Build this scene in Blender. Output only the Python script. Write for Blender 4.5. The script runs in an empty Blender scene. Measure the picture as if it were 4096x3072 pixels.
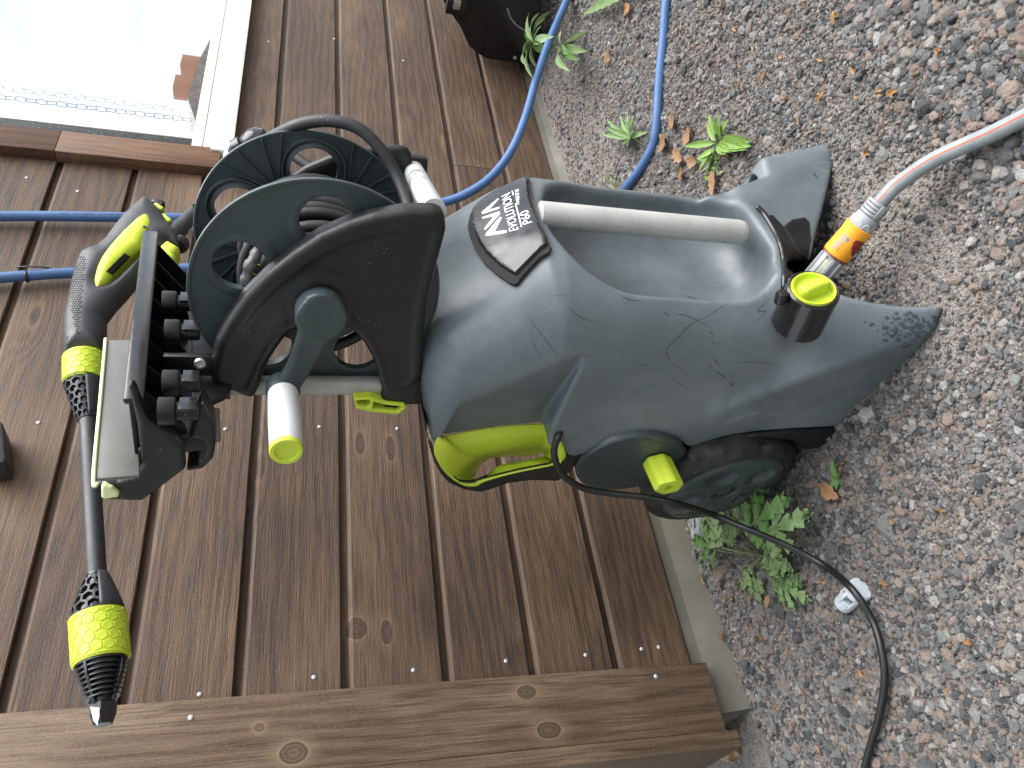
import bpy, bmesh, math, random
import numpy as np
from mathutils import Vector, Matrix
from mathutils.bvhtree import BVHTree
from mathutils.geometry import delaunay_2d_cdt

random.seed(7)
RNG = np.random.default_rng(11)
R_ = math.radians
SC = bpy.context.scene
COL = SC.collection

# ------------------------------------------------------------------ camera
FPX = 3080.0
def _basis():
    d = np.array([10892.0, 381.0, FPX]); d /= np.linalg.norm(d)
    r = np.array([-737.0, -3959.0, FPX]); r = r - d * (r @ d); r /= np.linalg.norm(r)
    u = -d
    return np.array([r, np.cross(u, r), u])
MC = _basis()                       # world = MC @ (image right, image down, forward)
CAM = np.array([0.0, -1.06, 0.657])
cam_data = bpy.data.cameras.new('camera')
cam = bpy.data.objects.new('camera', cam_data); COL.objects.link(cam)
cam_data.sensor_fit = 'HORIZONTAL'; cam_data.sensor_width = 36.0
cam_data.lens = 36.0 * FPX / 4096.0
cam_data.clip_start = 0.02; cam_data.clip_end = 400.0
_m = Matrix(((MC[0, 0], -MC[0, 1], -MC[0, 2]), (MC[1, 0], -MC[1, 1], -MC[1, 2]), (MC[2, 0], -MC[2, 1], -MC[2, 2]))).to_4x4()
_m.translation = Vector(CAM)
cam.matrix_world = _m
SC.camera = cam

# ------------------------------------------------------------------ sky, sun, exposure
world = bpy.data.worlds.new('World'); SC.world = world; world.use_nodes = True
wt = world.node_tree; wt.nodes.clear()
SUN_EL, SUN_AZ = 50.0, 138.0        # degrees; azimuth measured from +y towards +x
SKY = 0.085
def world_nodes():
    N = wt.nodes; Lk = wt.links
    out = N.new('ShaderNodeOutputWorld'); bg = N.new('ShaderNodeBackground')
    sky = N.new('ShaderNodeTexSky'); sky.sky_type = 'NISHITA'; sky.sun_disc = False
    sky.sun_elevation = R_(SUN_EL); sky.sun_rotation = R_(SUN_AZ)
    sky.altitude = 100; sky.air_density = 1.0; sky.dust_density = 1.5; sky.ozone_density = 1.0
    # a thick broken layer of white cloud over the blue
    tc = N.new('ShaderNodeTexCoord')
    mp = N.new('ShaderNodeMapping'); mp.inputs['Scale'].default_value = (1.0, 1.0, 2.2)
    n1 = N.new('ShaderNodeTexNoise'); n1.inputs['Scale'].default_value = 2.6; n1.inputs['Detail'].default_value = 7; n1.inputs['Roughness'].default_value = 0.55
    n1.inputs['Distortion'].default_value = 0.4
    rp = N.new('ShaderNodeValToRGB'); rp.color_ramp.elements[0].position = 0.30; rp.color_ramp.elements[1].position = 0.58
    mx = N.new('ShaderNodeMix'); mx.data_type = 'RGBA'
    mx.inputs[7].default_value = (11.0, 11.5, 12.2, 1)
    Lk.new(tc.outputs['Generated'], mp.inputs['Vector']); Lk.new(mp.outputs[0], n1.inputs['Vector'])
    Lk.new(n1.outputs['Fac'], rp.inputs['Fac']); Lk.new(rp.outputs['Color'], mx.inputs['Factor'])
    Lk.new(sky.outputs[0], mx.inputs[6]); Lk.new(mx.outputs[2], bg.inputs['Color'])
    bg.inputs['Strength'].default_value = SKY
    Lk.new(bg.outputs[0], out.inputs['Surface'])
world_nodes()
sun_data = bpy.data.lights.new('sun', 'SUN'); sun_data.energy = 3.0; sun_data.angle = R_(55); sun_data.color = (1.0, 0.98, 0.95)
sun = bpy.data.objects.new('sun', sun_data); COL.objects.link(sun)
_sd = Vector((math.sin(R_(SUN_AZ)) * math.cos(R_(SUN_EL)), math.cos(R_(SUN_AZ)) * math.cos(R_(SUN_EL)), math.sin(R_(SUN_EL))))
sun.rotation_euler = _sd.to_track_quat('Z', 'Y').to_euler()
sun.location = (0, -3, 4)
SC.view_settings.view_transform = 'Standard'; SC.view_settings.look = 'None'
SC.view_settings.exposure = 1.22; SC.view_settings.gamma = 1.0; SC.view_settings.use_curve_mapping = False

# ------------------------------------------------------------------ measuring helpers (photo measured on a 2212 px wide print)
PS = 4096.0 / 2212.0
def ray(px, py):
    v = np.array([px * PS - 2048.0, py * PS - 1536.0, FPX]); return MC @ v
def pw(px, py, x=None, y=None, z=None):
    """point of the world plane x=, y= or z= on that sight line"""
    v = ray(px, py)
    k, val = [(i, q) for i, q in enumerate((x, y, z)) if q is not None][0]
    return CAM + v * ((val - CAM[k]) / v[k])
def pp(px, py, o, n):
    v = ray(px, py); return CAM + v * (np.dot(np.asarray(o) - CAM, n) / np.dot(v, n))
def pd(px, py, d):
    return CAM + ray(px, py) * (d / FPX)
class Frame:
    def __init__(s, o, ex, ey, ez): s.o = np.array(o, float); s.B = np.array([ex, ey, ez], float)
    def w(s, p): return s.o + np.asarray(p, float) @ s.B
    def l(s, p): return (np.asarray(p, float) - s.o) @ s.B.T
    def px(s, px, py, x=None, y=None, z=None):
        v = s.B @ ray(px, py); c = s.B @ (CAM - s.o)
        k, val = [(i, q) for i, q in enumerate((x, y, z)) if q is not None][0]
        return c + v * ((val - c[k]) / v[k])
PSI = R_(4.0)
BF = Frame((0.62, -0.275, 0.0), (math.cos(PSI), math.sin(PSI), 0), (-math.sin(PSI), math.cos(PSI), 0), (0, 0, 1))   # washer body
def _n(v): v = np.asarray(v, float); return v / np.linalg.norm(v)
_ra = _n((0.9673, 0.2484, 0.0505)); _rb = _n(np.cross((0, 0, 1), _ra)); _ru = np.cross(_ra, _rb)
RF = Frame(CAM + np.array((0.735, 0.7317, -0.0267)) * 0.77, _ra, _rb, _ru)    # hose reel: x along the axle (far +), y back, z up

# ------------------------------------------------------------------ object helpers
def tagk(o, label=None, cat=None, group=None, kind=None):
    if label: o['label'] = label
    if cat: o['category'] = cat
    if group: o['group'] = group
    if kind: o['kind'] = kind
    return o
def empty(name, loc=(0, 0, 0), rz=0.0):
    o = bpy.data.objects.new(name, None); COL.objects.link(o)
    o.location = Vector(loc); o.rotation_euler = (0, 0, rz); o.empty_display_size = 0.05
    return o
def thing(name, label, cat, loc=(0, 0, 0), rz=0.0, group=None):
    return tagk(empty(name, loc, rz), label, cat, group)
def root_matrix(o):
    m = Matrix.Identity(4)
    while o is not None:
        m = o.matrix_basis @ m; o = o.parent
    return m
def add(name, verts, faces, mat, parent=None, smooth=True, label=None, origin=None):
    """one mesh object; verts in world space"""
    me = bpy.data.meshes.new(name)
    V = np.asarray(verts, float).reshape(-1, 3)
    o = bpy.data.objects.new(name, me)
    if parent is not None:
        im = np.array(root_matrix(parent).inverted()); V = V @ im[:3, :3].T + im[:3, 3]
    if origin is None: origin = (V.min(0) + V.max(0)) / 2 if parent is not None else np.array([(V[:, 0].min() + V[:, 0].max()) / 2, (V[:, 1].min() + V[:, 1].max()) / 2, V[:, 2].min()])
    elif parent is not None:
        origin = im[:3, :3] @ np.asarray(origin, float) + im[:3, 3]
    V = V - origin
    if isinstance(faces, np.ndarray) and faces.ndim == 2:
        me.vertices.add(len(V)); me.vertices.foreach_set('co', V.astype(np.float32).ravel())
        nf, k = faces.shape
        me.loops.add(nf * k); me.loops.foreach_set('vertex_index', faces.astype(np.int32).ravel())
        me.polygons.add(nf); me.polygons.foreach_set('loop_start', np.arange(0, nf * k, k, dtype=np.int32))
        me.update(calc_edges=True)
    else:
        me.from_pydata([tuple(v) for v in V], [], [tuple(f) for f in faces])
    if smooth: me.polygons.foreach_set('use_smooth', [True] * len(me.polygons))
    if mat is not None: me.materials.append(mat)
    o.location = Vector(origin); o.parent = parent
    COL.objects.link(o)
    if label: o['label'] = label
    me.update()
    return o
def add_bm(name, bm, mat, parent=None, smooth=False, label=None):
    bm.verts.ensure_lookup_table(); bm.verts.index_update()
    V = [v.co[:] for v in bm.verts]; Fc = [[v.index for v in f.verts] for f in bm.faces]
    o = add(name, V, Fc, mat, parent, smooth, label); bm.free()
    return o
def auto_smooth(o, ang=35):
    me = o.data; me.polygons.foreach_set('use_smooth', [True] * len(me.polygons))
    me.set_sharp_from_angle(angle=R_(ang)); return o

def catmull(P, n=8, closed=False):
    P = np.asarray(P, float); out = []
    m = len(P)
    rng = range(m if closed else m - 1)
    for i in rng:
        if closed: p0, p1, p2, p3 = P[i - 1], P[i], P[(i + 1) % m], P[(i + 2) % m]
        else:
            p1, p2 = P[i], P[i + 1]
            p0 = P[i - 1] if i > 0 else 2 * p1 - p2
            p3 = P[i + 2] if i + 2 < m else 2 * p2 - p1
        for k in range(n):
            t = k / n
            out.append(0.5 * ((2 * p1) + (-p0 + p2) * t + (2 * p0 - 5 * p1 + 4 * p2 - p3) * t * t + (-p0 + 3 * p1 - 3 * p2 + p3) * t ** 3))
    if not closed: out.append(P[-1])
    return np.array(out)
def tube_mesh(P, r, seg=12, cap=True, up=(0.13, 0.27, 0.95), flat=None):
    """swept tube; r constant or per point. returns verts, faces"""
    P = np.asarray(P, float); n = len(P)
    rr = np.full(n, r) if np.isscalar(r) else np.asarray(r, float)
    T = np.gradient(P, axis=0); T /= np.linalg.norm(T, axis=1)[:, None] + 1e-12
    u = np.cross(T[0], up); u /= np.linalg.norm(u)
    V = []; F = []
    a = np.linspace(0, 2 * math.pi, seg, endpoint=False)
    for i in range(n):
        u = u - T[i] * (u @ T[i]); u /= np.linalg.norm(u)
        w = np.cross(T[i], u)
        V.append(P[i] + rr[i] * (np.cos(a)[:, None] * u + np.sin(a)[:, None] * w * (flat or 1.0)))
    V = np.concatenate(V)
    for i in range(n - 1):
        for k in range(seg):
            k2 = (k + 1) % seg
            F.append((i * seg + k, i * seg + k2, (i + 1) * seg + k2, (i + 1) * seg + k))
    if cap:
        F.append(tuple(range(seg - 1, -1, -1))); F.append(tuple((n - 1) * seg + k for k in range(seg)))
    return V, F
def tube(name, P, r, mat, parent=None, seg=12, n=8, label=None, smooth_path=True, cap=True):
    Q = catmull(P, n) if smooth_path else np.asarray(P, float)
    if not np.isscalar(r): r = np.interp(np.linspace(0, 1, len(Q)), np.linspace(0, 1, len(r)), r)
    V, F = tube_mesh(Q, r, seg, cap)
    o = add(name, V, F, mat, parent, True, label)
    return auto_smooth(o, 50)
def axes_from(d, up=(0, 0, 1)):
    d = _n(d)
    if abs(d @ np.asarray(up)) > 0.97: up = (0, 1, 0)
    u = _n(np.cross(up, d)); w = np.cross(d, u); return u, w, d
def lathe_mesh(prof, o, d, seg=32, up=(0, 0, 1), squash=1.0):
    """prof: (radius, distance along d); open profile unless it starts/ends at radius 0"""
    u, w, d = axes_from(d, up); a = np.linspace(0, 2 * math.pi, seg, endpoint=False)
    V = []; F = []
    for r, t in prof: V.append(np.asarray(o) + d * t + r * (np.cos(a)[:, None] * u + squash * np.sin(a)[:, None] * w))
    V = np.concatenate(V); n = len(prof)
    for i in range(n - 1):
        for k in range(seg):
            k2 = (k + 1) % seg
            F.append((i * seg + k, i * seg + k2, (i + 1) * seg + k2, (i + 1) * seg + k))
    if prof[0][0] > 1e-6: F.append(tuple(range(seg - 1, -1, -1)))
    if prof[-1][0] > 1e-6: F.append(tuple((n - 1) * seg + k for k in range(seg)))
    return V, F
def lathe(name, prof, o, d, mat, parent=None, seg=32, ang=35, label=None, squash=1.0, up=(0, 0, 1)):
    V, F = lathe_mesh(prof, o, d, seg, up, squash)
    ob = add(name, V, F, mat, parent, True, label)
    bm = bmesh.new(); bm.from_mesh(ob.data); bmesh.ops.remove_doubles(bm, verts=bm.verts, dist=1e-6)
    bmesh.ops.recalc_face_normals(bm, faces=bm.faces); bm.to_mesh(ob.data); bm.free()
    return auto_smooth(ob, ang)
def prism_bm(poly, o, u, v, t0, t1, bevel=0.0, bseg=2):
    """polygon (a,b) in plane o+a*u+b*v, extruded along u x v from t0 to t1"""
    o = np.asarray(o, float); u = _n(u); v = _n(v); n = np.cross(u, v)
    bm = bmesh.new()
    lo = [bm.verts.new(o + a * u + b * v + t0 * n) for a, b in poly]
    hi = [bm.verts.new(o + a * u + b * v + t1 * n) for a, b in poly]
    m = len(poly)
    bm.faces.new(lo[::-1]); bm.faces.new(hi)
    for i in range(m): bm.faces.new((lo[i], lo[(i + 1) % m], hi[(i + 1) % m], hi[i]))
    bmesh.ops.recalc_face_normals(bm, faces=bm.faces)
    if bevel > 0: bmesh.ops.bevel(bm, geom=list(bm.edges), offset=bevel, segments=bseg, affect='EDGES', profile=0.5, clamp_overlap=True)
    return bm
def prism(name, poly, o, u, v, t0, t1, mat, parent=None, bevel=0.0, label=None, ang=40):
    ob = add_bm(name, prism_bm(poly, o, u, v, t0, t1, bevel), mat, parent, True, label)
    return auto_smooth(ob, ang)
def box(name, c, half, mat, parent=None, bevel=0.002, axes=None, label=None):
    u, v, n = axes if axes is not None else (np.array((1., 0, 0)), np.array((0, 1., 0)), np.array((0, 0, 1.)))
    a, b, h = half
    return prism(name, [(-a, -b), (a, -b), (a, b), (-a, b)], c, u, v, -h, h, mat, parent, bevel, label)

# ------------------------------------------------------------------ distance fields -> mesh (surface nets)
def sd_poly(A, B, poly):
    """signed distance to polygon on broadcastable arrays A, B"""
    A, B = np.broadcast_arrays(A, B); P = np.asarray(poly, float)
    d = np.full(A.shape, 1e9); s = np.zeros(A.shape, bool)
    for i in range(len(P)):
        p, q = P[i], P[i - 1]; e = q - p
        wx, wy = A - p[0], B - p[1]
        t = np.clip((wx * e[0] + wy * e[1]) / (e @ e + 1e-18), 0, 1)
        d = np.minimum(d, (wx - e[0] * t) ** 2 + (wy - e[1] * t) ** 2)
        c1, c2 = B >= p[1], B < q[1]; c3 = e[0] * wy > e[1] * wx
        s ^= (c1 & c2 & c3) | (~c1 & ~c2 & ~c3)
    d = np.sqrt(d); return np.where(s, -d, d)
def smin(a, b, k):
    h = np.maximum(k - np.abs(a - b), 0) / k; return np.minimum(a, b) - h * h * k * 0.25
def smax(a, b, k): return -smin(-a, -b, k)
def surface_nets(f, lo, h):
    lo = np.asarray(lo, float); ins = f < 0
    n = np.array(f.shape); c = np.zeros(n - 1, np.int8)
    for dx in (0, 1):
        for dy in (0, 1):
            for dz in (0, 1): c += ins[dx:n[0] - 1 + dx, dy:n[1] - 1 + dy, dz:n[2] - 1 + dz]
    act = (c > 0) & (c < 8); idx = np.full(act.shape, -1, np.int64); I = np.argwhere(act); idx[act] = np.arange(len(I))
    acc = np.zeros((len(I), 3)); cnt = np.zeros(len(I))
    E = [((0, 0, 0), a) for a in range(3)] + [((0, 1, 0), 0), ((0, 0, 1), 0), ((0, 1, 1), 0), ((1, 0, 0), 1), ((0, 0, 1), 1), ((1, 0, 1), 1), ((1, 0, 0), 2), ((0, 1, 0), 2), ((1, 1, 0), 2)]
    for off, a in E:
        p = I + off; q = p.copy(); q[:, a] += 1
        fp = f[p[:, 0], p[:, 1], p[:, 2]]; fq = f[q[:, 0], q[:, 1], q[:, 2]]
        m = (fp < 0) != (fq < 0); t = fp[m] / (fp[m] - fq[m])
        x = p[m].astype(float); x[:, a] += t; acc[m] += x; cnt[m] += 1
    V = lo + h * acc / cnt[:, None]
    Q = []
    for a in range(3):
        b, cc = (a + 1) % 3, (a + 2) % 3
        s0 = [slice(None)] * 3; s1 = [slice(None)] * 3; s0[a] = slice(0, -1); s1[a] = slice(1, None)
        ch = ins[tuple(s0)] != ins[tuple(s1)]
        K = np.argwhere(ch); K = K[(K[:, b] > 0) & (K[:, cc] > 0) & (K[:, b] < n[b] - 1) & (K[:, cc] < n[cc] - 1)]
        def cell(db, dc):
            k = K.copy(); k[:, b] -= db; k[:, cc] -= dc; return idx[k[:, 0], k[:, 1], k[:, 2]]
        q = np.stack([cell(1, 1), cell(0, 1), cell(0, 0), cell(1, 0)], 1)
        flip = ~ins[K[:, 0], K[:, 1], K[:, 2]]; q[flip] = q[flip][:, ::-1]
        Q.append(q)
    return V, np.concatenate(Q)
def grid(lo, hi, h):
    ax = [np.arange(a, b + h, h) for a, b in zip(lo, hi)]
    return ax[0][:, None, None], ax[1][None, :, None], ax[2][None, None, :]
def sdf_obj(name, f, lo, h, frame, mat, parent=None, label=None):
    V, Q = surface_nets(np.ascontiguousarray(f), lo, h)
    return add(name, frame.w(V), Q, mat, parent, True, label)
def slab(name, poly, frame, t0, t1, k, mat, parent=None, h=0.002, holes=(), label=None, shape=None):
    """rounded plate: outline in the frame's (y,z) plane, thickness along its x; k = edge rounding; shape(X,Y,Z,f) may rework it"""
    P = np.asarray(poly, float); m = 3 * h + 0.004
    lo = (t0 - m, P[:, 0].min() - m, P[:, 1].min() - m); hi = (t1 + m, P[:, 0].max() + m, P[:, 1].max() + m)
    X, Y, Z = grid(lo, hi, h)
    g = sd_poly(Y, Z, P)
    for hp in holes: g = np.maximum(g, -sd_poly(Y, Z, hp))
    f = smax(g, np.maximum(t0 - X, X - t1), k)
    if shape is not None: f = shape(X, Y, Z, f, g)
    return sdf_obj(name, f, lo, h, frame, mat, parent, label)
def frame_at(o, n, up=(0, 0, 1)):
    """frame whose x is n, z close to up"""
    n = _n(n); z = _n(np.asarray(up, float) - n * (np.asarray(up, float) @ n)); return Frame(o, n, np.cross(z, n), z)
def outline(frame, pts, x=0.0):
    """photo points -> (y, z) in the frame's plane"""
    return [tuple(frame.px(a, b, x=x)[1:]) for a, b in pts]
def bvh_of(*objs):
    V = []; F = []
    for o in objs:
        m = np.array(root_matrix(o)); k = len(V)
        co = np.empty(len(o.data.vertices) * 3); o.data.vertices.foreach_get('co', co)
        V += [tuple(p) for p in (co.reshape(-1, 3) @ m[:3, :3].T + m[:3, 3])]
        F += [tuple(i + k for i in p.vertices) for p in o.data.polygons]
    return BVHTree.FromPolygons(V, F)
def hit(bvh, px, py):
    v = Vector(ray(px, py)).normalized(); loc, nrm, i, d = bvh.ray_cast(Vector(CAM), v)
    if loc is None: return None, None
    if nrm.dot(v) > 0: nrm = -nrm
    return np.array(loc), np.array(nrm)

# ------------------------------------------------------------------ materials
class NT:
    def __init__(s, name):
        s.m = bpy.data.materials.new(name); s.m.use_nodes = True; s.t = s.m.node_tree; s.N = s.t.nodes; s.L = s.t.links
        s.b = s.N['Principled BSDF']; s.out = s.N['Material Output']
    def new(s, typ, **kw):
        n = s.N.new(typ)
        for k, v in kw.items():
            if k in n.inputs.keys(): n.inputs[k].default_value = v
            else: setattr(n, k, v)
        return n
    def link(s, a, b): s.L.new(a, b)
    def coord(s, which='Object', scale=(1, 1, 1), rot=(0, 0, 0), rand=0.0):
        tc = s.new('ShaderNodeTexCoord'); mp = s.new('ShaderNodeMapping')
        mp.inputs['Scale'].default_value = scale; mp.inputs['Rotation'].default_value = rot
        s.link(tc.outputs[which], mp.inputs['Vector'])
        if rand:
            oi = s.new('ShaderNodeObjectInfo'); cb = s.new('ShaderNodeCombineXYZ')
            ml = s.new('ShaderNodeMath', operation='MULTIPLY'); ml.inputs[1].default_value = rand
            s.link(oi.outputs['Random'], ml.inputs[0])
            for i in range(3): s.link(ml.outputs[0], cb.inputs[i])
            s.link(cb.outputs[0], mp.inputs['Location'])
        return mp.outputs[0]
    def noise(s, vec, scale, detail=4, rough=0.55, dist=0.0):
        n = s.new('ShaderNodeTexNoise'); n.inputs['Scale'].default_value = scale; n.inputs['Detail'].default_value = detail
        n.inputs['Roughness'].default_value = rough; n.inputs['Distortion'].default_value = dist
        s.link(vec, n.inputs['Vector']); return n.outputs['Fac']
    def ramp(s, fac, stops, interp='LINEAR'):
        r = s.new('ShaderNodeValToRGB'); r.color_ramp.interpolation = interp
        el = r.color_ramp.elements
        while len(el) < len(stops): el.new(0.5)
        for e, (p, c) in zip(el, stops):
            e.position = p; e.color = (c, c, c, 1) if np.isscalar(c) else (*c, 1)
        s.link(fac, r.inputs['Fac']); return r.outputs['Color']
    def mix(s, fac, a, b, mode='MIX'):
        n = s.new('ShaderNodeMix'); n.data_type = 'RGBA'; n.blend_type = mode
        for i, q in ((0, fac), (6, a), (7, b)):
            if isinstance(q, (int, float)): n.inputs[i].default_value = q
            elif isinstance(q, tuple): n.inputs[i].default_value = (*q, 1)
            else: s.link(q, n.inputs[i])
        return n.outputs[2]
    def math(s, op, a, b=None, clamp=False):
        n = s.new('ShaderNodeMath', operation=op); n.use_clamp = clamp
        for i, q in ((0, a), (1, b)):
            if q is None: continue
            if isinstance(q, (int, float)): n.inputs[i].default_value = q
            else: s.link(q, n.inputs[i])
        return n.outputs[0]
    def bump(s, h, strength=0.3, dist=0.001, prev=None):
        n = s.new('ShaderNodeBump'); n.inputs['Strength'].default_value = strength; n.inputs['Distance'].default_value = dist
        s.link(h, n.inputs['Height'])
        if prev is not None: s.link(prev, n.inputs['Normal'])
        return n.outputs[0]
    def set(s, color=None, rough=None, normal=None, **kw):
        for key, q in (('Base Color', color), ('Roughness', rough), ('Normal', normal)):
            if q is None: continue
            if isinstance(q, (int, float)): s.b.inputs[key].default_value = q
            elif isinstance(q, tuple): s.b.inputs[key].default_value = (*q, 1)
            else: s.link(q, s.b.inputs[key])
        for k, v in kw.items(): s.b.inputs[k.replace('_', ' ')].default_value = v
        return s.m

def plastic(name, col, rough=0.45, var=0.18, dust=0.12, dustcol=(0.30, 0.29, 0.27), bump=0.15, bscale=900, spec=0.5, streak=0.0):
    t = NT(name); v = t.coord('Object')
    n1 = t.noise(v, 9, 6, 0.6); n2 = t.noise(v, 55, 5, 0.65)
    dark = tuple(c * (1 - var) for c in col); lite = tuple(min(1, c * (1 + var)) for c in col)
    c = t.mix(t.ramp(n1, [(0.3, 0.0), (0.7, 1.0)]), dark, lite)
    # dust and fine scuffs
    d = t.ramp(t.math('MULTIPLY', n1, n2), [(0.22, 0.0), (0.42, dust)])
    c = t.mix(d, c, dustcol)
    if dust > 0:
        vr = t.new('ShaderNodeTexVoronoi'); vr.inputs['Scale'].default_value = 230; t.link(v, vr.inputs['Vector'])
        vd = t.noise(v, 31, 2)
        sp = t.math('MULTIPLY', t.ramp(vr.outputs['Distance'], [(0.06, 1.0), (0.12, 0.0)]), t.ramp(vd, [(0.56, 0.0), (0.62, 0.7)]))
        c = t.mix(sp, c, (0.5, 0.5, 0.47))
    if streak:
        for sc, ro in (((7, 160, 9), (0.3, 0.9, 0.2)), ((150, 6, 10), (0.7, -0.4, 0.5))):
            w = t.noise(t.coord('Object', sc, ro), 1.0, 3, 0.6, 0.3)
            k = t.noise(v, 6, 3, 0.6)
            c = t.mix(t.math('MULTIPLY', t.ramp(w, [(0.66, 0.0), (0.72, streak)]), t.ramp(k, [(0.45, 0.0), (0.62, 1.0)])), c, dustcol)
            w2 = t.ramp(w, [(0.28, streak), (0.33, 0.0)])
            c = t.mix(t.math('MULTIPLY', w2, t.ramp(k, [(0.40, 1.0), (0.55, 0.0)])), c, tuple(x * 0.45 for x in col))
        ch = t.noise(v, 4.5, 6, 0.65, 0.4)
        c = t.mix(t.ramp(ch, [(0.48, 0.0), (0.74, 0.55)]), c, dustcol)
    r = t.ramp(n2, [(0.3, max(0.02, rough - 0.08)), (0.7, min(1, rough + 0.1))])
    nb = t.bump(t.noise(v, bscale, 2), bump, 0.0004)
    nb = t.bump(n2, 0.06, 0.002, nb)
    return t.set(c, r, nb, Specular_IOR_Level=spec)

def wood(name, base=(0.090, 0.052, 0.030), light=(0.200, 0.127, 0.074), dark=(0.032, 0.018, 0.011), axis='X', knots=True, grey=0.0, wear=0.25, at=()):
    """stained sawn softwood; grain along the given axis, knots that bend the grain"""
    t = NT(name)
    ax = 'XYZ'.index(axis)
    tc = t.new('ShaderNodeTexCoord'); oi = t.new('ShaderNodeObjectInfo')
    sx = t.new('ShaderNodeSeparateXYZ'); t.link(tc.outputs['Object'], sx.inputs[0])
    along = sx.outputs[ax]
    rnd = t.math('MULTIPLY', oi.outputs['Random'], 37.0)
    along = t.math('ADD', along, rnd)
    if axis == 'X': across, depth = sx.outputs[2], sx.outputs[1]
    elif axis == 'Z': across, depth = sx.outputs[0], sx.outputs[1]
    else: across, depth = sx.outputs[0], sx.outputs[2]
    def comb(a, b, c):
        n = t.new('ShaderNodeCombineXYZ')
        for i, q in enumerate((a, b, c)):
            if isinstance(q, (int, float)): n.inputs[i].default_value = q
            else: t.link(q, n.inputs[i])
        return n.outputs[0]
    acr = t.math('ADD', across, t.math('MULTIPLY', rnd, 0.37))
    # knots
    kv = comb(t.math('MULTIPLY', along, 3.1), t.math('MULTIPLY', acr, 9.0), rnd)
    vor = t.new('ShaderNodeTexVoronoi'); vor.voronoi_dimensions = '2D'; vor.inputs['Scale'].default_value = 1.0; vor.inputs['Randomness'].default_value = 1.0
    t.link(kv, vor.inputs['Vector'])
    kd = vor.outputs['Distance']
    sc = t.new('ShaderNodeSeparateColor'); t.link(vor.outputs['Color'], sc.inputs[0])
    on = t.ramp(sc.outputs[0], [(0.80, 0.0), (0.83, 1.0)])
    near = t.math('MULTIPLY', t.ramp(kd, [(0.0, 1.0), (0.10, 0.75), (0.40, 0.0)], 'EASE'), on)
    warp = t.noise(comb(t.math('MULTIPLY', along, 2.2), t.math('MULTIPLY', acr, 14.0), depth), 1.0, 3, 0.5)
    ring = t.math('ADD', t.math('MULTIPLY', acr, 165.0), t.math('ADD', t.math('MULTIPLY', warp, 13.0), t.math('MULTIPLY', near, 9.0)))
    g1 = t.math('ADD', t.math('MULTIPLY', t.math('SINE', t.math('MULTIPLY', ring, 2.2)), 0.5), 0.5)
    fib = t.noise(comb(t.math('MULTIPLY', along, 14.0), t.math('MULTIPLY', acr, 420.0), t.math('MULTIPLY', depth, 300)), 1.0, 4, 0.6)
    fine = t.noise(comb(t.math('MULTIPLY', along, 60.0), t.math('MULTIPLY', acr, 900.0), depth), 1.0, 3, 0.6)
    blot = t.noise(comb(t.math('MULTIPLY', along, 4.0), t.math('MULTIPLY', acr, 9.0), rnd), 1.0, 5, 0.6)
    c = t.mix(t.ramp(t.math('ADD', t.math('MULTIPLY', g1, 0.28), t.math('MULTIPLY', fib, 0.92)), [(0.32, 0.0), (0.80, 1.0)]), dark, base)
    w = t.math('MULTIPLY', t.ramp(blot, [(0.46, 0.0), (0.72, 1.0)]), t.ramp(fib, [(0.42, 0.1), (0.66, 1.0)]))
    c = t.mix(t.math('MULTIPLY', w, wear * 3.0, True), c, light)
    pv = t.noise(comb(t.math('MULTIPLY', along, 1.6), t.math('MULTIPLY', acr, 5.0), t.math('MULTIPLY', rnd, 1.7)), 1.0, 4, 0.6)
    c = t.mix(t.math('MULTIPLY', t.ramp(pv, [(0.52, 0.0), (0.70, 0.75)]), t.ramp(fib, [(0.35, 0.35), (0.62, 1.0)])), c, light)
    # pale fibres standing on the sawn face
    c = t.mix(t.ramp(fine, [(0.60, 0.0), (0.74, 0.35)]), c, light)
    # streaks of bare yellow wood
    ys = t.noise(comb(t.math('MULTIPLY', along, 5.0), t.math('MULTIPLY', acr, 75.0), rnd), 1.0, 2, 0.5)
    c = t.mix(t.ramp(ys, [(0.72, 0.0), (0.78, 0.55)]), c, (0.24, 0.12, 0.035))
    if knots:
        kf = t.math('MULTIPLY', t.ramp(kd, [(0.035, 1.0), (0.075, 0.0)]), on)
        kr = t.math('MULTIPLY', t.ramp(kd, [(0.06, 0.0), (0.085, 0.8), (0.13, 0.0)]), on)
        c = t.mix(kr, c, (0.15, 0.085, 0.04)); c = t.mix(t.math('MULTIPLY', kf, 0.85), c, (0.022, 0.012, 0.008))
    grit = t.noise(comb(t.math('MULTIPLY', along, 260.0), t.math('MULTIPLY', acr, 620.0), depth), 1.0, 3, 0.7)
    c = t.mix(t.ramp(grit, [(0.58, 0.0), (0.68, 0.55)]), c, light)
    c = t.mix(t.ramp(grit, [(0.30, 0.6), (0.42, 0.0)]), c, tuple(x * 0.5 for x in dark))
    for (ka, kb, sa, sb) in at:
        dx = t.math('DIVIDE', t.math('SUBTRACT', sx.outputs[ax], ka), sa); dy = t.math('DIVIDE', t.math('SUBTRACT', across, kb), sb)
        wob = t.math('MULTIPLY', t.math('SUBTRACT', warp, 0.5), 1.1)
        dd = t.math('ADD', t.math('SQRT', t.math('ADD', t.math('MULTIPLY', dx, dx), t.math('MULTIPLY', dy, dy))), wob)
        c = t.mix(t.ramp(t.math('MULTIPLY', dd, 0.25), [(0.24, 0.0), (0.29, 0.5), (0.34, 0.22), (0.60, 0.0)]), c, tuple(min(1, x * 1.15) for x in light))
        rings = t.math('ADD', t.math('MULTIPLY', t.math('SINE', t.math('MULTIPLY', t.math('ADD', dd, t.math('MULTIPLY', fib, 0.25)), 11.0)), 0.5), 0.5)
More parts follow.
